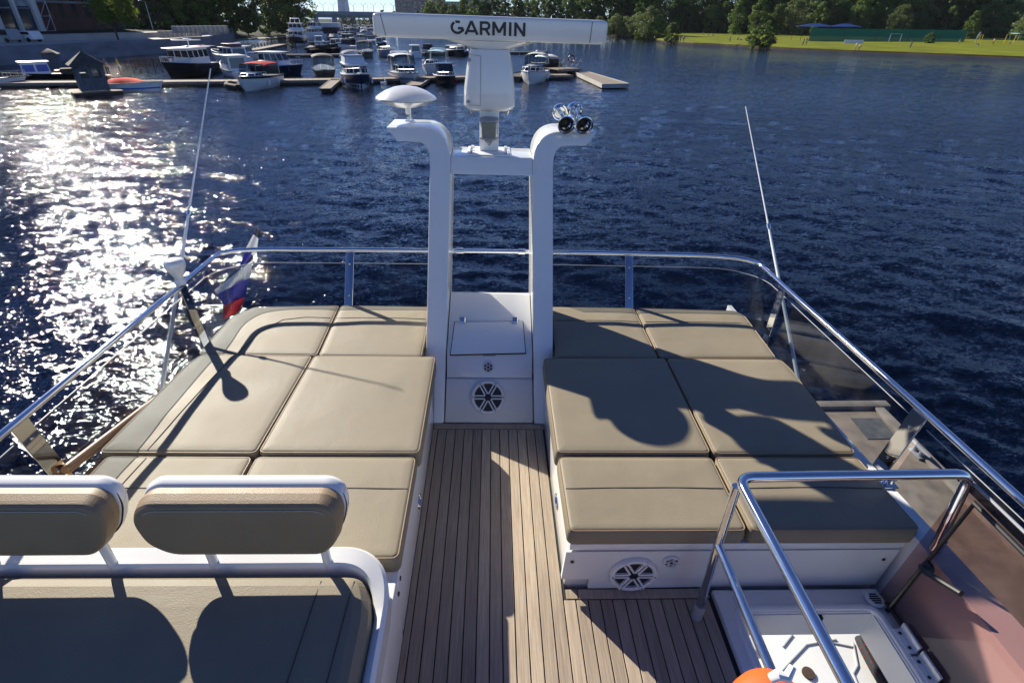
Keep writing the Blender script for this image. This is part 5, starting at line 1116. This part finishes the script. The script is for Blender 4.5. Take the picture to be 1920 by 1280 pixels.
# ================================================================== BOATS
def lerp(a, b, t): return a + (b - a) * t
def pane(m, p, u0, u1, v0, v1, off=.012):
    p = [Vector(q) for q in p]; n = (p[1] - p[0]).cross(p[3] - p[0]).normalized()
    f = lambda u, v: p[0].lerp(p[1], u).lerp(p[3].lerp(p[2], u), v)
    q = [f(u0, v0), f(u1, v0), f(u1, v1), f(u0, v1)]; m.prism([x + n * off for x in q], -n * (off * .6))
class Boat:
    def __init__(s, name, px, py, L, B, head, label, cat='boat', group=None, base=0.0):
        p = Vector(at(px, py, WZ)); v = Vector((p.x, p.y, 0)).normalized(); h = R(head)
        p += v * (L / 2 * abs(math.cos(h)) * .86 + B / 2 * abs(math.sin(h))) * .88
        rgt = Vector((v.y, -v.x, 0)); dr = -v * math.cos(h) + rgt * math.sin(h)
        s.e = empty(name, (p.x, p.y, WZ + base), label, cat, group, math.atan2(-dr.x, dr.y)); s.L = L; s.B = B; s.e.scale = (.97, .97, .86)
    def put(s, m, name, mt, parent=None, sharp=35): return m.build(name, mt, parent or s.e, origin=(0, 0, 0), sharp=sharp)
    def hb(s, t): return s.B / 2 * ((.88 + .12 * min(1, t / .35)) if t < .35 else (1 - max(0, (t - .42) / .58) ** s.full))
    def sz(s, t): return s.fs + (s.fb - s.fs) * t ** 1.8
    def sy(s, t, k): return -s.L / 2 + s.L * t * (1 - .10 * (1 - k) * max(0, t - .5) * 2)
    def hull(s, fs, fb, mt, deckm=BWHITE, full=2.3, band=None, boot=None, rub=BBLACK):
        s.fs, s.fb, s.full = fs, fb, full; T = [0, .12, .3, .45, .6, .72, .82, .9, .955, .99]; rings = []
        for t in T:
            b, z = max(.02, s.hb(t)), s.sz(t); r_ = []
            for k, f in ((1, 1), (.62, .955), (.3, .89), (.0, .78 if t < .7 else .62)): r_.append((b * f, s.sy(t, k), z * k))
            r_ += [(b * .45, s.sy(t, 0), -.28), (0, s.sy(t, 0), -.40)]; rings.append(r_ + [(-x, y, zz) for x, y, zz in r_[-2::-1]])
        m = MB().loft(rings, close=False, cap0=False, cap1=False)
        m.add(rings[0], [tuple(range(len(rings[0])))]); m.add(rings[-1], [tuple(range(len(rings[0])))]); hl = s.put(m, 'hull', mt)
        m = MB().loft([[(-s.hb(t) * .97, s.sy(t, 1), s.sz(t) - .05), (s.hb(t) * .97, s.sy(t, 1), s.sz(t) - .05)] for t in T], close=False, cap0=False, cap1=False); s.put(m, 'deck', deckm)
        for sg in (-1, 1):
            m = MB().tube([(sg * s.hb(t), s.sy(t, 1), s.sz(t)) for t in T], .05, 6); s.put(m, 'gunwale', rub)
        def strip(z0, z1, mt_, nm):
            for sg in (-1, 1):
                rg = []
                for t in T:
                    b = max(.02, s.hb(t)); ff = lambda k: float(np.interp(k, [0, .3, .62, 1], [.78 if t < .7 else .62, .89, .955, 1]))
                    rg.append([(sg * (b * ff(z0) + .014), s.sy(t, z0), s.sz(t) * z0), (sg * (b * ff(z1) + .014), s.sy(t, z1), s.sz(t) * z1)])
                s.put(MB().loft(rg, close=False, cap0=False, cap1=False), nm, mt_)
        if band: strip(band[0], band[1], band[2], 'hull_stripe')
        if boot: strip(.0, boot[0], boot[1], 'boot_top')
        return s
    def rails(s, t0=.45, h=.55, n=5):
        m = MB(); P = [t0 + (.985 - t0) * k / n for k in range(n + 1)]
        for sg in (-1, 1):
            m.tube([(sg * s.hb(t) * .93, s.sy(t, 1), s.sz(t) + h * (1 if i else .0)) for i, t in enumerate(P)], .022, 5)
            for t in P[1:]: m.tube([(sg * s.hb(t) * .93, s.sy(t, 1), s.sz(t)), (sg * s.hb(t) * .93, s.sy(t, 1), s.sz(t) + h)], .018, 5)
        s.put(m, 'bow_rail', ALU); return s
    def cabin(s, t0, t1, z0, h, w0, w1, rf=.5, rr=.1, mt=BWHITE, win=BWIN, ns=3, nf=3, roof=.08, over=.12, roofm=None, v0=.35, v1=.9, nm='cabin', back=True):
        y0, y1 = -s.L / 2 + s.L * t0, -s.L / 2 + s.L * t1; zt = z0 + h
        b = [(-w0 / 2, y0, z0), (w0 / 2, y0, z0), (w0 / 2 * .92, y1, z0), (-w0 / 2 * .92, y1, z0)]; t = [(-w1 / 2, y0 + rr, zt), (w1 / 2, y0 + rr, zt), (w1 / 2 * .9, y1 - rf, zt), (-w1 / 2 * .9, y1 - rf, zt)]
        m = MB().hexa(b + t); m.bevel(.03, 40, 1); c = s.put(m, nm, mt)
        for k in range(nf): m = MB(); pane(m, [b[2], b[3], t[3], t[2]], (k + .06) / nf, (k + .94) / nf, v0, v1); s.put(m, 'windscreen', win, c)
        for sg, q in ((1, [b[1], b[2], t[2], t[1]]), (-1, [b[3], b[0], t[0], t[3]])):
            for k in range(ns): m = MB(); pane(m, q, (k + .08) / ns, (k + .92) / ns, v0, v1); s.put(m, 'window', win, c)
        if back: m = MB(); pane(m, [b[0], b[1], t[1], t[0]], .1, .9, v0 * .4, v1); s.put(m, 'window', win, c)
        if roof: m = MB().box(-w1 / 2 - over, w1 / 2 + over, y0 + rr - over * 2, y1 - rf + over * 1.6, zt, zt + roof, roof * .45); s.put(m, 'roof', roofm or mt)
        s.top = zt + roof; return s
    def canopy(s, t0, t1, z0, z1, w, mt, clear=True, arch=.22, front=.35):
        y0, y1 = -s.L / 2 + s.L * t0, -s.L / 2 + s.L * t1; sec = [(-1, 0), (-.97, .25), (-.8, .62), (-.45, .9), (0, 1), (.45, .9), (.8, .62), (.97, .25), (1, 0)]
        rg = [[(w / 2 * x, y, z1 - arch + arch * z - dz) for x, z in sec] for y, dz in ((y0, .10), (y0 + (y1 - y0) * .3, 0), (y0 + (y1 - y0) * .7, 0), (y1, .08))]
        s.put(MB().loft(rg, close=False, cap0=False, cap1=False), 'canopy', mt)
        if clear:
            for sg in (-1, 1):
                m = MB(); pane(m, [(sg * w / 2, y0, z0), (sg * w / 2, y1 + front, z0), (sg * w / 2, y1, z1 - arch), (sg * w / 2, y0, z1 - arch)], .0, 1, 0, 1, .006); s.put(m, 'clear_side', BCLR)
            for k in range(3): m = MB(); pane(m, [(-w / 2, y1 + front, z0), (w / 2, y1 + front, z0), (w / 2, y1, z1 - arch * .4), (-w / 2, y1, z1 - arch * .4)], (k + .03) / 3, (k + .97) / 3, 0, 1, .006); s.put(m, 'clear_front', BCLR)
            for k in range(3): m = MB(); pane(m, [(-w / 2, y0, z0), (w / 2, y0, z0), (w / 2, y0, z1 - arch * .5), (-w / 2, y0, z1 - arch * .5)], (k + .03) / 3, (k + .97) / 3, 0, 1, .006); s.put(m, 'clear_back', BCLR)
        for y, yt in ((y0, y0), (y1 + front, y1)): s.put(MB().tube([(-w / 2, y, z0), (-w / 2, yt, z1 - arch - .08), (-w / 4, yt, z1 - .06), (w / 4, yt, z1 - .06), (w / 2, yt, z1 - arch - .08), (w / 2, y, z0)], .03, 5), 'canopy_frame', ALU if mt is not BCAN else BCAN); s.top = z1; return s
    def mast(s, t, z, h, bar=True):
        y = -s.L / 2 + s.L * t; m = MB().tube([(0, y, z), (0, y - h * .12, z + h)], [.06, .03], 6)
        if bar: m.box(-.5, .5, y - .12, y + .06, z + h * .55, z + h * .55 + .1, .02)
        m.lathe([(0, 0), (.22, 0), (.22, .12), (.1, .2), (0, .21)], c=(.0, y + .45, z), n=12); s.put(m, 'mast', BWHITE); return s
    def arch(s, t, z0, z1, w, mt=BWHITE):
        y = -s.L / 2 + s.L * t; s.put(MB().tube(bend([(-w / 2, y + .3, z0), (-w / 2 * .9, y, z1), (w / 2 * .9, y, z1), (w / 2, y + .3, z0)], .3), .09, 6), 'radar_arch', mt); return s
    def engine(s):
        y = -s.L / 2; m = MB().box(-.2, .2, y - .55, y - .1, .35, .95, .08); m.box(-.09, .09, y - .42, y - .2, -.5, .36, .02); s.put(m, 'outboard_motor', BBLACK); return s
    def fenders(s, ts=(.2, .4, .6), mt=BWHITE):
        for t in ts:
            for sg in (-1, 1):
                s.put(MB().lathe([(0, 0), (.08, .04), (.11, .12), (.11, .5), (.07, .6), (.02, .66), (0, .67)], c=(sg * (s.hb(t) + .09), s.sy(t, 1), s.sz(t) * .25), n=10), 'fender', mt)
        return s

# --- front row, left to right
Boat('motorboat', -14, 166, 6.2, 2.3, 78, 'white and maroon speedboat cut off by the left frame edge').hull(.75, 1.05, BMAR, band=(.55, .98, BWHITE)).cabin(.25, .6, .85, .75, 1.7, 1.3, .5, .3).rails()
b = Boat('workboat', 92, 150.5, 7.6, 2.3, -85, 'dark workboat with small white and blue cabin left of the hut').hull(.55, .85, BBLACK, BGREY).cabin(.45, .78, .5, 1.45, 1.9, 1.75, .12, .05, BWHITE, mat('cabin_blue_glass', (.02, .07, .42), .25), 2, 2, v0=.3, v1=.82)
m = MB(); m.box(-.6, .6, -2.9, -1.3, .5, 1.15, .15); b.put(m, 'tarpaulin', BRUST); m = MB().lathe([(0, 0), (.3, .05), (.34, .2), (.3, .35), (0, .4)], c=(.3, -1.1, .6), n=10); b.put(m, 'buoy', ORANGE)
b = Boat('motorboat', 252, 175, 6.0, 2.2, 62, 'white speedboat with bright red cockpit cover right of the hut').hull(.75, 1.0, BWHITE, band=(.30, .46, BBLUE), rub=BGREY)
m = MB(); rg = []
for t, z in ((.06, .85), (.2, 1.12), (.4, 1.3), (.55, 1.2), (.68, .98)): w_ = b.hb(t) * .95; y = b.sy(t, 1); rg.append([(-w_, y, b.sz(t) + .02), (-w_ * .6, y, z - .06), (0, y, z), (w_ * .6, y, z - .06), (w_, y, b.sz(t) + .02)])
b.put(MB().loft(rg, close=False, cap0=False, cap1=False), 'cockpit_cover', BRED)
b = Boat('trawler', 362, 146, 10.5, 3.5, -32, 'black hulled trawler with white wheelhouse and raised radar mast').hull(1.25, 1.95, BBLACK, BGREY, 2.8, rub=BWHITE).cabin(.28, .66, 1.3, 1.95, 2.9, 2.7, -.15, .1, BWHITE, BWIN, 4, 3, v0=.45, v1=.88, over=.25, roofm=BWHITE).rails(.6, .6)
b.mast(.42, 3.3, 1.7); m = MB().box(-2.0, 1.2, -.9, -.5, 4.1, 4.22, .04, M=Matrix.Rotation(R(40), 4, 'Z')); b.put(m, 'radar_bar', BWHITE); m = MB().tube([(0, -2.6, 3.3), (0, -4.2, 3.5)], .05, 6); m.box(-1.3, 1.3, -4.6, -1.2, 3.3, 3.36, .02); b.put(m, 'sun_roof', BMAR)
b.fenders((.35, .55), BBLACK)
Boat('cabin_boat', 440, 147, 7.0, 2.5, 195, 'white cabin boat seen from its stern left of the red topped cruiser').hull(.8, 1.2, BWHITE).cabin(.12, .62, .8, 1.75, 2.2, 2.0, .6, .1, BWHITE, BWIN, 3, 2, v0=.45, v1=.88).engine().rails()
b = Boat('cabin_cruiser', 487, 172, 7.6, 2.9, -24, 'white cruiser with red canvas top and clear screens in front row').hull(1.15, 1.5, BWHITE, mat('boat_deck_dark', (.08, .06, .05), .6), 2.6, band=(.86, .97, BBLACK), rub=BBLACK).canopy(.12, .58, 1.2, 2.65, 2.45, BRED, True, .3, .6).rails(.5, .45)
b.cabin(.55, .80, 1.3, .38, 1.8, 1.5, .5, .0, BWHITE, BWIN, 2, 2, roof=0, back=False).fenders((.3, .6))
Boat('cabin_boat', 527, 142, 7.6, 2.7, 48, 'white hardtop cabin boat with dark hull behind the red topped cruiser').hull(.95, 1.35, BNAVY, rub=BGREY).cabin(.22, .66, .95, 1.75, 2.35, 2.1, .75, .1, BWHITE, BWIN, 3, 2, over=.2, v0=.45, v1=.9).rails().fenders((.8,), BBLACK)
b = Boat('canvas_cruiser', 608, 144, 7.2, 2.7, 183, 'dark cruiser with olive canvas enclosure seen from the stern').hull(.85, 1.2, BBLACK).canopy(.04, .55, .85, 2.75, 2.5, mat('canvas_olive', (.05, .05, .035), .8), True, .35, .5).engine()
b = Boat('flybridge_boat', 672, 168, 8.2, 2.9, 6, 'white flybridge boat with navy canvas cover and navy hull').hull(1.15, 1.65, BNAVY, BWHITE, 2.3, boot=(.34, BWHITE), rub=BWHITE).cabin(.12, .66, 1.15, 1.15, 2.45, 2.3, .85, .0, BWHITE, BWIN, 3, 3, v0=.3, v1=.85)
b.cabin(.14, .5, 2.38, .75, 2.3, 2.15, .55, .0, BWHITE, BWHITE, 0, 0, roof=0, back=False, nm='flybridge'); b.canopy(.12, .46, 3.0, 3.75, 2.3, BCNAVY, False, .4, .0).rails(.45, .6).fenders((.25, .45, .65))
m = MB().box(-.22, .22, 3.0, 3.5, 1.5, 1.72, .05); b.put(m, 'windlass', BGREY)
b = Boat('bowrider', 763, 160, 8.2, 2.75, 14, 'white sports cruiser with striped bow cushion and dark framed screens').hull(1.0, 1.35, BWHITE, BWHITE, 2.1, band=(.35, .6, BGREY), rub=BNAVY).canopy(.10, .45, 1.9, 3.2, 2.35, BWHITE, True, .3, .45).cabin(.3, .62, 1.0, .95, 2.35, 2.0, .7, .0, BWHITE, BWIN, 2, 3, roof=0, v0=.3, v1=.95)
for k in range(6): m = MB().box(-.75 + k * .25, -.75 + k * .25 + .125, 1.35, 2.5, 1.26, 1.33, .02); b.put(m, 'bow_cushion', BBLACK if k % 2 else BWHITE)
b.rails(.5, .45).arch(.2, 1.2, 3.35, 2.3)
b = Boat('cabin_cruiser', 815, 141, 8.4, 2.8, -16, 'white cruiser with pale blue canvas top behind the small black boat').hull(1.0, 1.4, BWHITE, rub=BGREY).canopy(.14, .5, 1.6, 3.0, 2.3, BTEAL, True, .3, .4).cabin(.4, .68, 1.1, .7, 2.1, 1.7, .6, .0, BWHITE, BWIN, 2, 3, roof=0).rails().arch(.22, 1.2, 3.1, 2.3)
b = Boat('pilothouse_boat', 836, 161, 5.8, 2.2, 9, 'small black hulled boat with dark wheelhouse roof, left of the radar').hull(.85, 1.15, BBLACK, BWHITE, 2.5, rub=BWHITE).cabin(.25, .62, .95, 1.25, 1.85, 1.7, .3, .05, BNAVY, BCLR, 2, 3, over=.15, roofm=BBLACK, v0=.25, v1=.9).rails(.5, .4)
m = MB().lathe([(0, 0), (.16, .06), (.2, .22), (.14, .38), (0, .42)], c=(-1.0, .6, .1), n=12); b.put(m, 'buoy', BRED)
Boat('motorboat', 852, 106, 8.5, 2.7, 28, 'white motorboat with dark hull half hidden by the radar bar').hull(.95, 1.35, BBLACK, BWHITE, rub=BWHITE).cabin(.3, .6, .95, .9, 2.1, 1.8, .6, .2).rails()
b = Boat('cabin_cruiser', 1001, 159, 8.6, 2.95, -8, 'white sports cruiser with grey windscreen right of the radar pedestal').hull(1.1, 1.55, BWHITE, BWHITE, 2.4, rub=BGREY).canopy(.10, .44, 1.9, 3.35, 2.4, mat('canvas_cream', (.45, .44, .40), .7), True, .4, .5).cabin(.32, .66, 1.15, .8, 2.3, 1.9, .7, .0, BWHITE, BWIN, 2, 3, roof=0, v0=.3, v1=.95)
for x in (-.45, .45): b.put(MB().box(x - .22, x + .22, 1.6, 2.05, 1.42, 1.46, .015), 'deck_hatch', BWIN)
b.rails(.45, .5).fenders((.2, .45)); b.put(MB().lathe([(0, 0), (.2, 0), (.22, .1), (.12, .2), (0, .22)], c=(0, -2.3, 3.36), n=14), 'radome', BWHITE)
b = Boat('day_boat', 1030, 131, 6.5, 2.4, 38, 'small white canopied day boat with brown cabin by the wooden platform').hull(.7, 1.0, DKWOOD).canopy(.15, .6, .8, 2.1, 2.1, BWHITE, False, .4, .1); b.put(MB().box(-.7, .7, .3, 1.6, .7, 1.5, .05), 'cabin', DKWOOD)
b = Boat('motorboat', 1012, 143, 5.2, 2.0, 170, 'dark open boat left of the right white cruiser').hull(.55, .7, BBLACK, DKWOOD)
b.e.location = Vector(at(972, 150, WZ)) + Vector((0, 1.0, 0))
# raft
rf = empty('inflatable_raft', Vector(at(437, 169, WZ)) + Vector((0, 1.0, 0)), 'old brown inflatable raft at the bow of the red topped cruiser', 'raft', None, .9)
MB().tube(bend([(-.6, -1.2, .25), (-.6, .8, .28), (0, 1.4, .4), (.6, .8, .28), (.6, -1.2, .25), (-.6, -1.2, .25)], .3), .26, 10).build('tube', BRUST, rf, world=False); MB().box(-.5, .5, -1.1, .9, .08, .14, .02).build('floor', BMAR, rf, world=False); MB().box(-.5, .5, -.3, .0, .36, .42, .02).build('seat', DKWOOD, rf, world=False)
# --- second and later rows
def big_yacht(px, py, L_, B_, head, hullm, lab):
    b = Boat('motor_yacht', px, py, L_, B_, head, lab, 'yacht').hull(1.7, 2.9, hullm, BWHITE, 2.2, band=(.82, .99, BWHITE), boot=(.22, BWHITE), rub=BWHITE)
    b.cabin(.15, .66, 1.9, 1.75, B_ * .8, B_ * .72, 1.4, .2, BWHITE, BWIN, 4, 3, v0=.35, v1=.85, over=.25).cabin(.18, .5, 3.75, 1.6, B_ * .7, B_ * .62, .9, .2, BWHITE, BWIN, 3, 3, v0=.35, v1=.88, over=.3, nm='upper_cabin')
    b.mast(.33, 5.5, 1.6).rails(.4, .8, 6).fenders((.25, .45)); return b
b = big_yacht(559, 87, 17, 5.0, -4, BBLACK, 'large black hulled motor yacht with stacked white decks, far left'); b.arch(.28, 5.4, 6.6, 2.4)
big_yacht(588, 77, 13.5, 4.2, -22, BWHITE, 'white motor yacht moored right of the large black yacht')
hb_ = empty('houseboat', Vector(at(610, 68, WZ)) + Vector((0, 3, 0)), 'long low white houseboat pavilion beyond the yachts', 'houseboat', None, R(2))
MB().box(-5.2, 5.2, -2.5, 2.5, -.2, .8, .05).build('float', BGREY, hb_, world=False); MB().box(-4.9, 4.7, -2.2, 2.2, .8, 3.6, .03).build('wall', BNAVY, hb_, world=False); MB().box(-5.2, 5.0, -2.6, 2.5, 2.75, 4.2, .05).build('roof', BWHITE, hb_, world=False)
for k in range(6): MB().box(-4.6 + k * 1.5, -3.4 + k * 1.5, -2.26, -2.205, 1.4, 2.5).build('window', BWIN, hb_, world=False)
b = Boat('workboat', 612, 100, 7.6, 2.6, 120, 'black open workboat behind the olive canvas cruiser').hull(.75, .95, BBLACK, DKWOOD); b.put(MB().box(-1.0, 1.0, -1.8, .6, .8, 1.55, .04), 'wheelhouse', DKWOOD); b.put(MB().tube([(-1.1, -1.9, .8), (-1.1, -1.9, 2.1), (1.1, -1.9, 2.1), (1.1, -1.9, .8)], .06, 6).tube([(-1.1, .7, .8), (-1.1, .7, 2.1), (1.1, .7, 2.1), (1.1, .7, .8)], .06, 6).box(-1.2, 1.2, -2.0, .8, 2.1, 2.2, .02), 'sun_roof', BBLACK)
b = Boat('jet_boat', 587, 95, 4.2, 1.9, 35, 'small covered navy boat left of the open workboat').hull(.5, .7, BNAVY); rg = []
for t, z in ((.05, .6), (.3, 1.0), (.6, .95), (.85, .7)): w_ = b.hb(t); rg.append([(-w_, b.sy(t, 1), b.sz(t)), (0, b.sy(t, 1), z), (w_, b.sy(t, 1), b.sz(t))])
b.put(MB().loft(rg, close=False, cap0=False, cap1=False), 'cover', BCNAVY)
b = Boat('canvas_cruiser', 688, 106, 7.8, 2.9, 176, 'black canvas covered cruiser seen from the stern in second row').hull(.9, 1.2, BBLACK).canopy(.05, .55, .9, 2.9, 2.7, BCAN, True, .3, .4).engine()
b.put(MB().lathe([(0, 0), (.6, .02), (.62, .08), (.5, .14), (0, .16)], c=(-1.9, -4.2, 1.9), n=14), 'dish', BWHITE)
b = Boat('sailing_boat', 727, 108, 9.0, 3.0, 8, 'pale grey sailing boat with bare mast left of the radar bar').hull(1.1, 1.5, mat('boat_pale_blue', (.42, .48, .55), .4), BWHITE, 2.3, rub=BWHITE).cabin(.2, .55, 1.1, .5, 1.9, 1.6, .4, .1).rails(.3, .6); b.put(MB().tube([(0, .8, 1.4), (0, .8, 3.9)], .08, 8).tube([(0, .8, 2.6), (0, -3.2, 2.75)], .07, 8), 'mast', BWHITE); b.put(MB().tube([(0, 4.2, 1.5), (0, 2.6, 2.9)], .09, 8), 'furled_sail', BWHITE)
b = Boat('covered_boat', 625, 77.5, 7.0, 2.5, -12, 'grey tarpaulin covered boat in the third row').hull(.8, 1.1, BGREY); rg = []
for t, z in ((.03, 1.1), (.25, 2.1), (.5, 2.2), (.8, 1.5), (.97, 1.1)): w_ = b.hb(t) * 1.02; rg.append([(-w_, b.sy(t, 1), b.sz(t)), (-w_ * .6, b.sy(t, 1), z - .1), (w_ * .6, b.sy(t, 1), z - .1), (w_, b.sy(t, 1), b.sz(t))])
b.put(MB().loft(rg, close=False, cap0=False, cap1=False), 'cover', mat('tarp_grey', (.36, .35, .34), .85, var=.2, vscale=2))
Boat('canvas_cruiser', 657, 84, 8, 2.8, 20, 'black hulled boat with white framed windows in the third row').hull(1.0, 1.4, BBLACK, DKWOOD).cabin(.15, .6, 1.0, 1.6, 2.4, 2.2, .4, .05, mat('cabin_grey_green', (.2, .25, .24), .5), BCLR, 3, 3, over=.2).rails()
Boat('cabin_cruiser', 683, 69.5, 10, 3.2, -4, 'white cruiser with swept screen in the fourth row').hull(1.2, 1.7, BWHITE).cabin(.2, .6, 1.2, 1.1, 2.6, 2.2, .8, .2).arch(.25, 1.3, 3.2, 2.6).rails()
Boat('motor_yacht', 713, 68, 12, 4, 12, 'tall white motor yacht half behind the left end of the radar bar', 'yacht').hull(1.5, 2.2, BWHITE).cabin(.15, .6, 1.6, 1.7, 3.2, 2.9, .9, .2).cabin(.18, .45, 3.4, 1.3, 2.8, 2.5, .6, .2, nm='upper_cabin').mast(.3, 4.7, 1.4)
b = Boat('cabin_boat', 466, 113, 7.2, 2.6, 60, 'white cabin boat with roof rails behind the white stern on left').hull(.85, 1.2, BWHITE).cabin(.2, .62, .85, 1.3, 2.2, 2.0, .7, .1, over=.15).rails().arch(.3, 1.0, 2.7, 2.2)
b = Boat('flybridge_boat', 432, 121, 9.0, 3.0, -150, 'white flybridge boat with dark red seats right of the trawler').hull(1.0, 1.4, BWHITE).cabin(.15, .6, 1.0, 1.4, 2.5, 2.3, .6, .1).rails(); b.put(MB().box(-1.0, 1.0, -2.6, -.4, 2.5, 3.0, .06), 'seats', BMAR)
# --- far berths: three kinds, copied
far = []
for k, (lab, hm, cm) in enumerate((('tiny white boat in the crowded far berths below the bridge', BWHITE, BWHITE), ('tiny dark hulled boat in the crowded far berths below the bridge', BBLACK, BWHITE), ('tiny blue covered boat in the crowded far berths below the bridge', BWHITE, BCNAVY))):
    far.append(Boat('motorboat', 640 + 18 * k, 60, 8, 2.8, 10, lab, 'boat', ('white', 'dark hulled', 'blue covered')[k] + ' boats in the far berths').hull(.9, 1.4, hm).cabin(.2, .6, .9, 1.4, 2.3, 2.0, .7, .1, cm, BWIN, 2, 2))
rr = random.Random(3)
for k in range(30):
    row = k % 3; x = 612 + (k // 3) * 11 + rr.uniform(-4, 4); y = (56.5, 60.5, 65)[row] + rr.uniform(-.6, .6)
    if x > 716: continue
    src = far[rr.choice((0, 0, 0, 1, 2))]; c = copy_tree(src.e); c.location = at(x, y, WZ); c.rotation_euler.z = rr.uniform(-.6, .6) + R(180) * rr.choice((0, 1)); s_ = rr.uniform(.7, 1.0); c.scale = (s_,) * 3
for x, y, s_, rz, k in ((600, 84, .95, .2, 0), (633, 88, .8, -.3, 1), (648, 92, .9, 2.9, 2), (700, 92, .85, .1, 0), (717, 86, .9, -.2, 1), (676, 79, .9, 3.0, 0), (695, 80, .8, .3, 2), (603, 74, .8, -.2, 1), (640, 72, .85, .15, 0), (662, 71, .8, 3.1, 2), (778, 106, .9, .25, 0), (800, 101, .8, 2.9, 2), (868, 104, .85, -.2, 1), (645, 80, .8, .5, 0), (620, 82, .75, 2.7, 2)):
    c = copy_tree(far[k].e); c.location = at(x, y, WZ); c.rotation_euler.z = rz; c.scale = (s_ * .88,) * 3
    c['label'] = ('small white motorboat in the middle berths between the pontoons', 'small dark hulled motorboat in the middle berths between the pontoons', 'small motorboat with navy cover in the middle berths')[k]; c['group'] = ('white', 'dark hulled', 'navy covered')[k] + ' boats in the middle berths'
for k in range(4):
    x = 622 + k * 24; p = Vector(at(x, 57, WZ)); hm_ = rr.uniform(9, 13); tag(MB().tube([p, p + Vector((0, 0, hm_))], .07, 5).build('sailing_mast', BGREY), 'thin bare sailing mast standing among the far berths', 'mast', 'bare masts in the far berths')

# ================================================================== LIGHT
SAZ, SEL = R(38.3), R(29.3)           # sun ahead-left of the boat's centreline
sv = Vector((-math.sin(SAZ) * math.cos(SEL), math.cos(SAZ) * math.cos(SEL), math.sin(SEL)))
sd_ = bpy.data.lights.new('sun', 'SUN'); sd_.energy = 5.0; sd_.angle = R(.53); sd_.color = (1, .93, .80)
so = bpy.data.objects.new('sun', sd_); COL.objects.link(so); sv = Vector(LIST @ np.array(sv)); so.rotation_euler = sv.to_track_quat('Z', 'Y').to_euler(); so.location = (-40, 50, 60)
wd = bpy.data.worlds.new('World'); scene.world = wd; wd.use_nodes = True; nn_ = wd.node_tree.nodes; bg = nn_['Background']
sk = nn_.new('ShaderNodeTexSky'); sk.sky_type = 'NISHITA'; sk.sun_disc = False; sk.sun_elevation = SEL; sk.sun_rotation = -SAZ; sk.air_density = 1.0; sk.dust_density = .0; sk.ozone_density = 7; sk.altitude = 2500
hsv = nn_.new('ShaderNodeHueSaturation'); hsv.inputs['Saturation'].default_value = 1.05; hsv.inputs['Hue'].default_value = .512; wd.node_tree.links.new(sk.outputs['Color'], hsv.inputs['Color']); wd.node_tree.links.new(hsv.outputs['Color'], bg.inputs['Color']); bg.inputs['Strength'].default_value = .07
scene.view_settings.view_transform = 'Standard'; scene.view_settings.look = 'None'; scene.view_settings.exposure = .9; scene.view_settings.gamma = 1
cy = scene.cycles; cy.max_bounces = 8; cy.transparent_max_bounces = 24; cy.glossy_bounces = 5; cy.transmission_bounces = 6; cy.caustics_reflective = False; cy.caustics_refractive = False; cy.sample_clamp_indirect = 6; cy.use_denoising = True
# ------------------------------------------------------------------ thin summer haze: one closed box of even air round everything
hzm = bpy.data.materials.new('haze_air'); hzm.use_nodes = True; ht = hzm.node_tree; ht.nodes.remove(ht.nodes['Principled BSDF'])
pv = ht.nodes.new('ShaderNodeVolumePrincipled'); pv.inputs['Color'].default_value = (.80, .88, 1, 1); pv.inputs['Density'].default_value = .00004; pv.inputs['Anisotropy'].default_value = .2
ht.links.new(pv.outputs['Volume'], ht.nodes['Material Output'].inputs['Volume'])
hb2 = MB().box(-9300, 9300, -60, 9300, WZ - 8, 430).build('haze', hzm, origin=(0, 0, 0), sharp=0); tag(hb2, 'thin pale summer haze over the water', 'haze', kind='stuff')
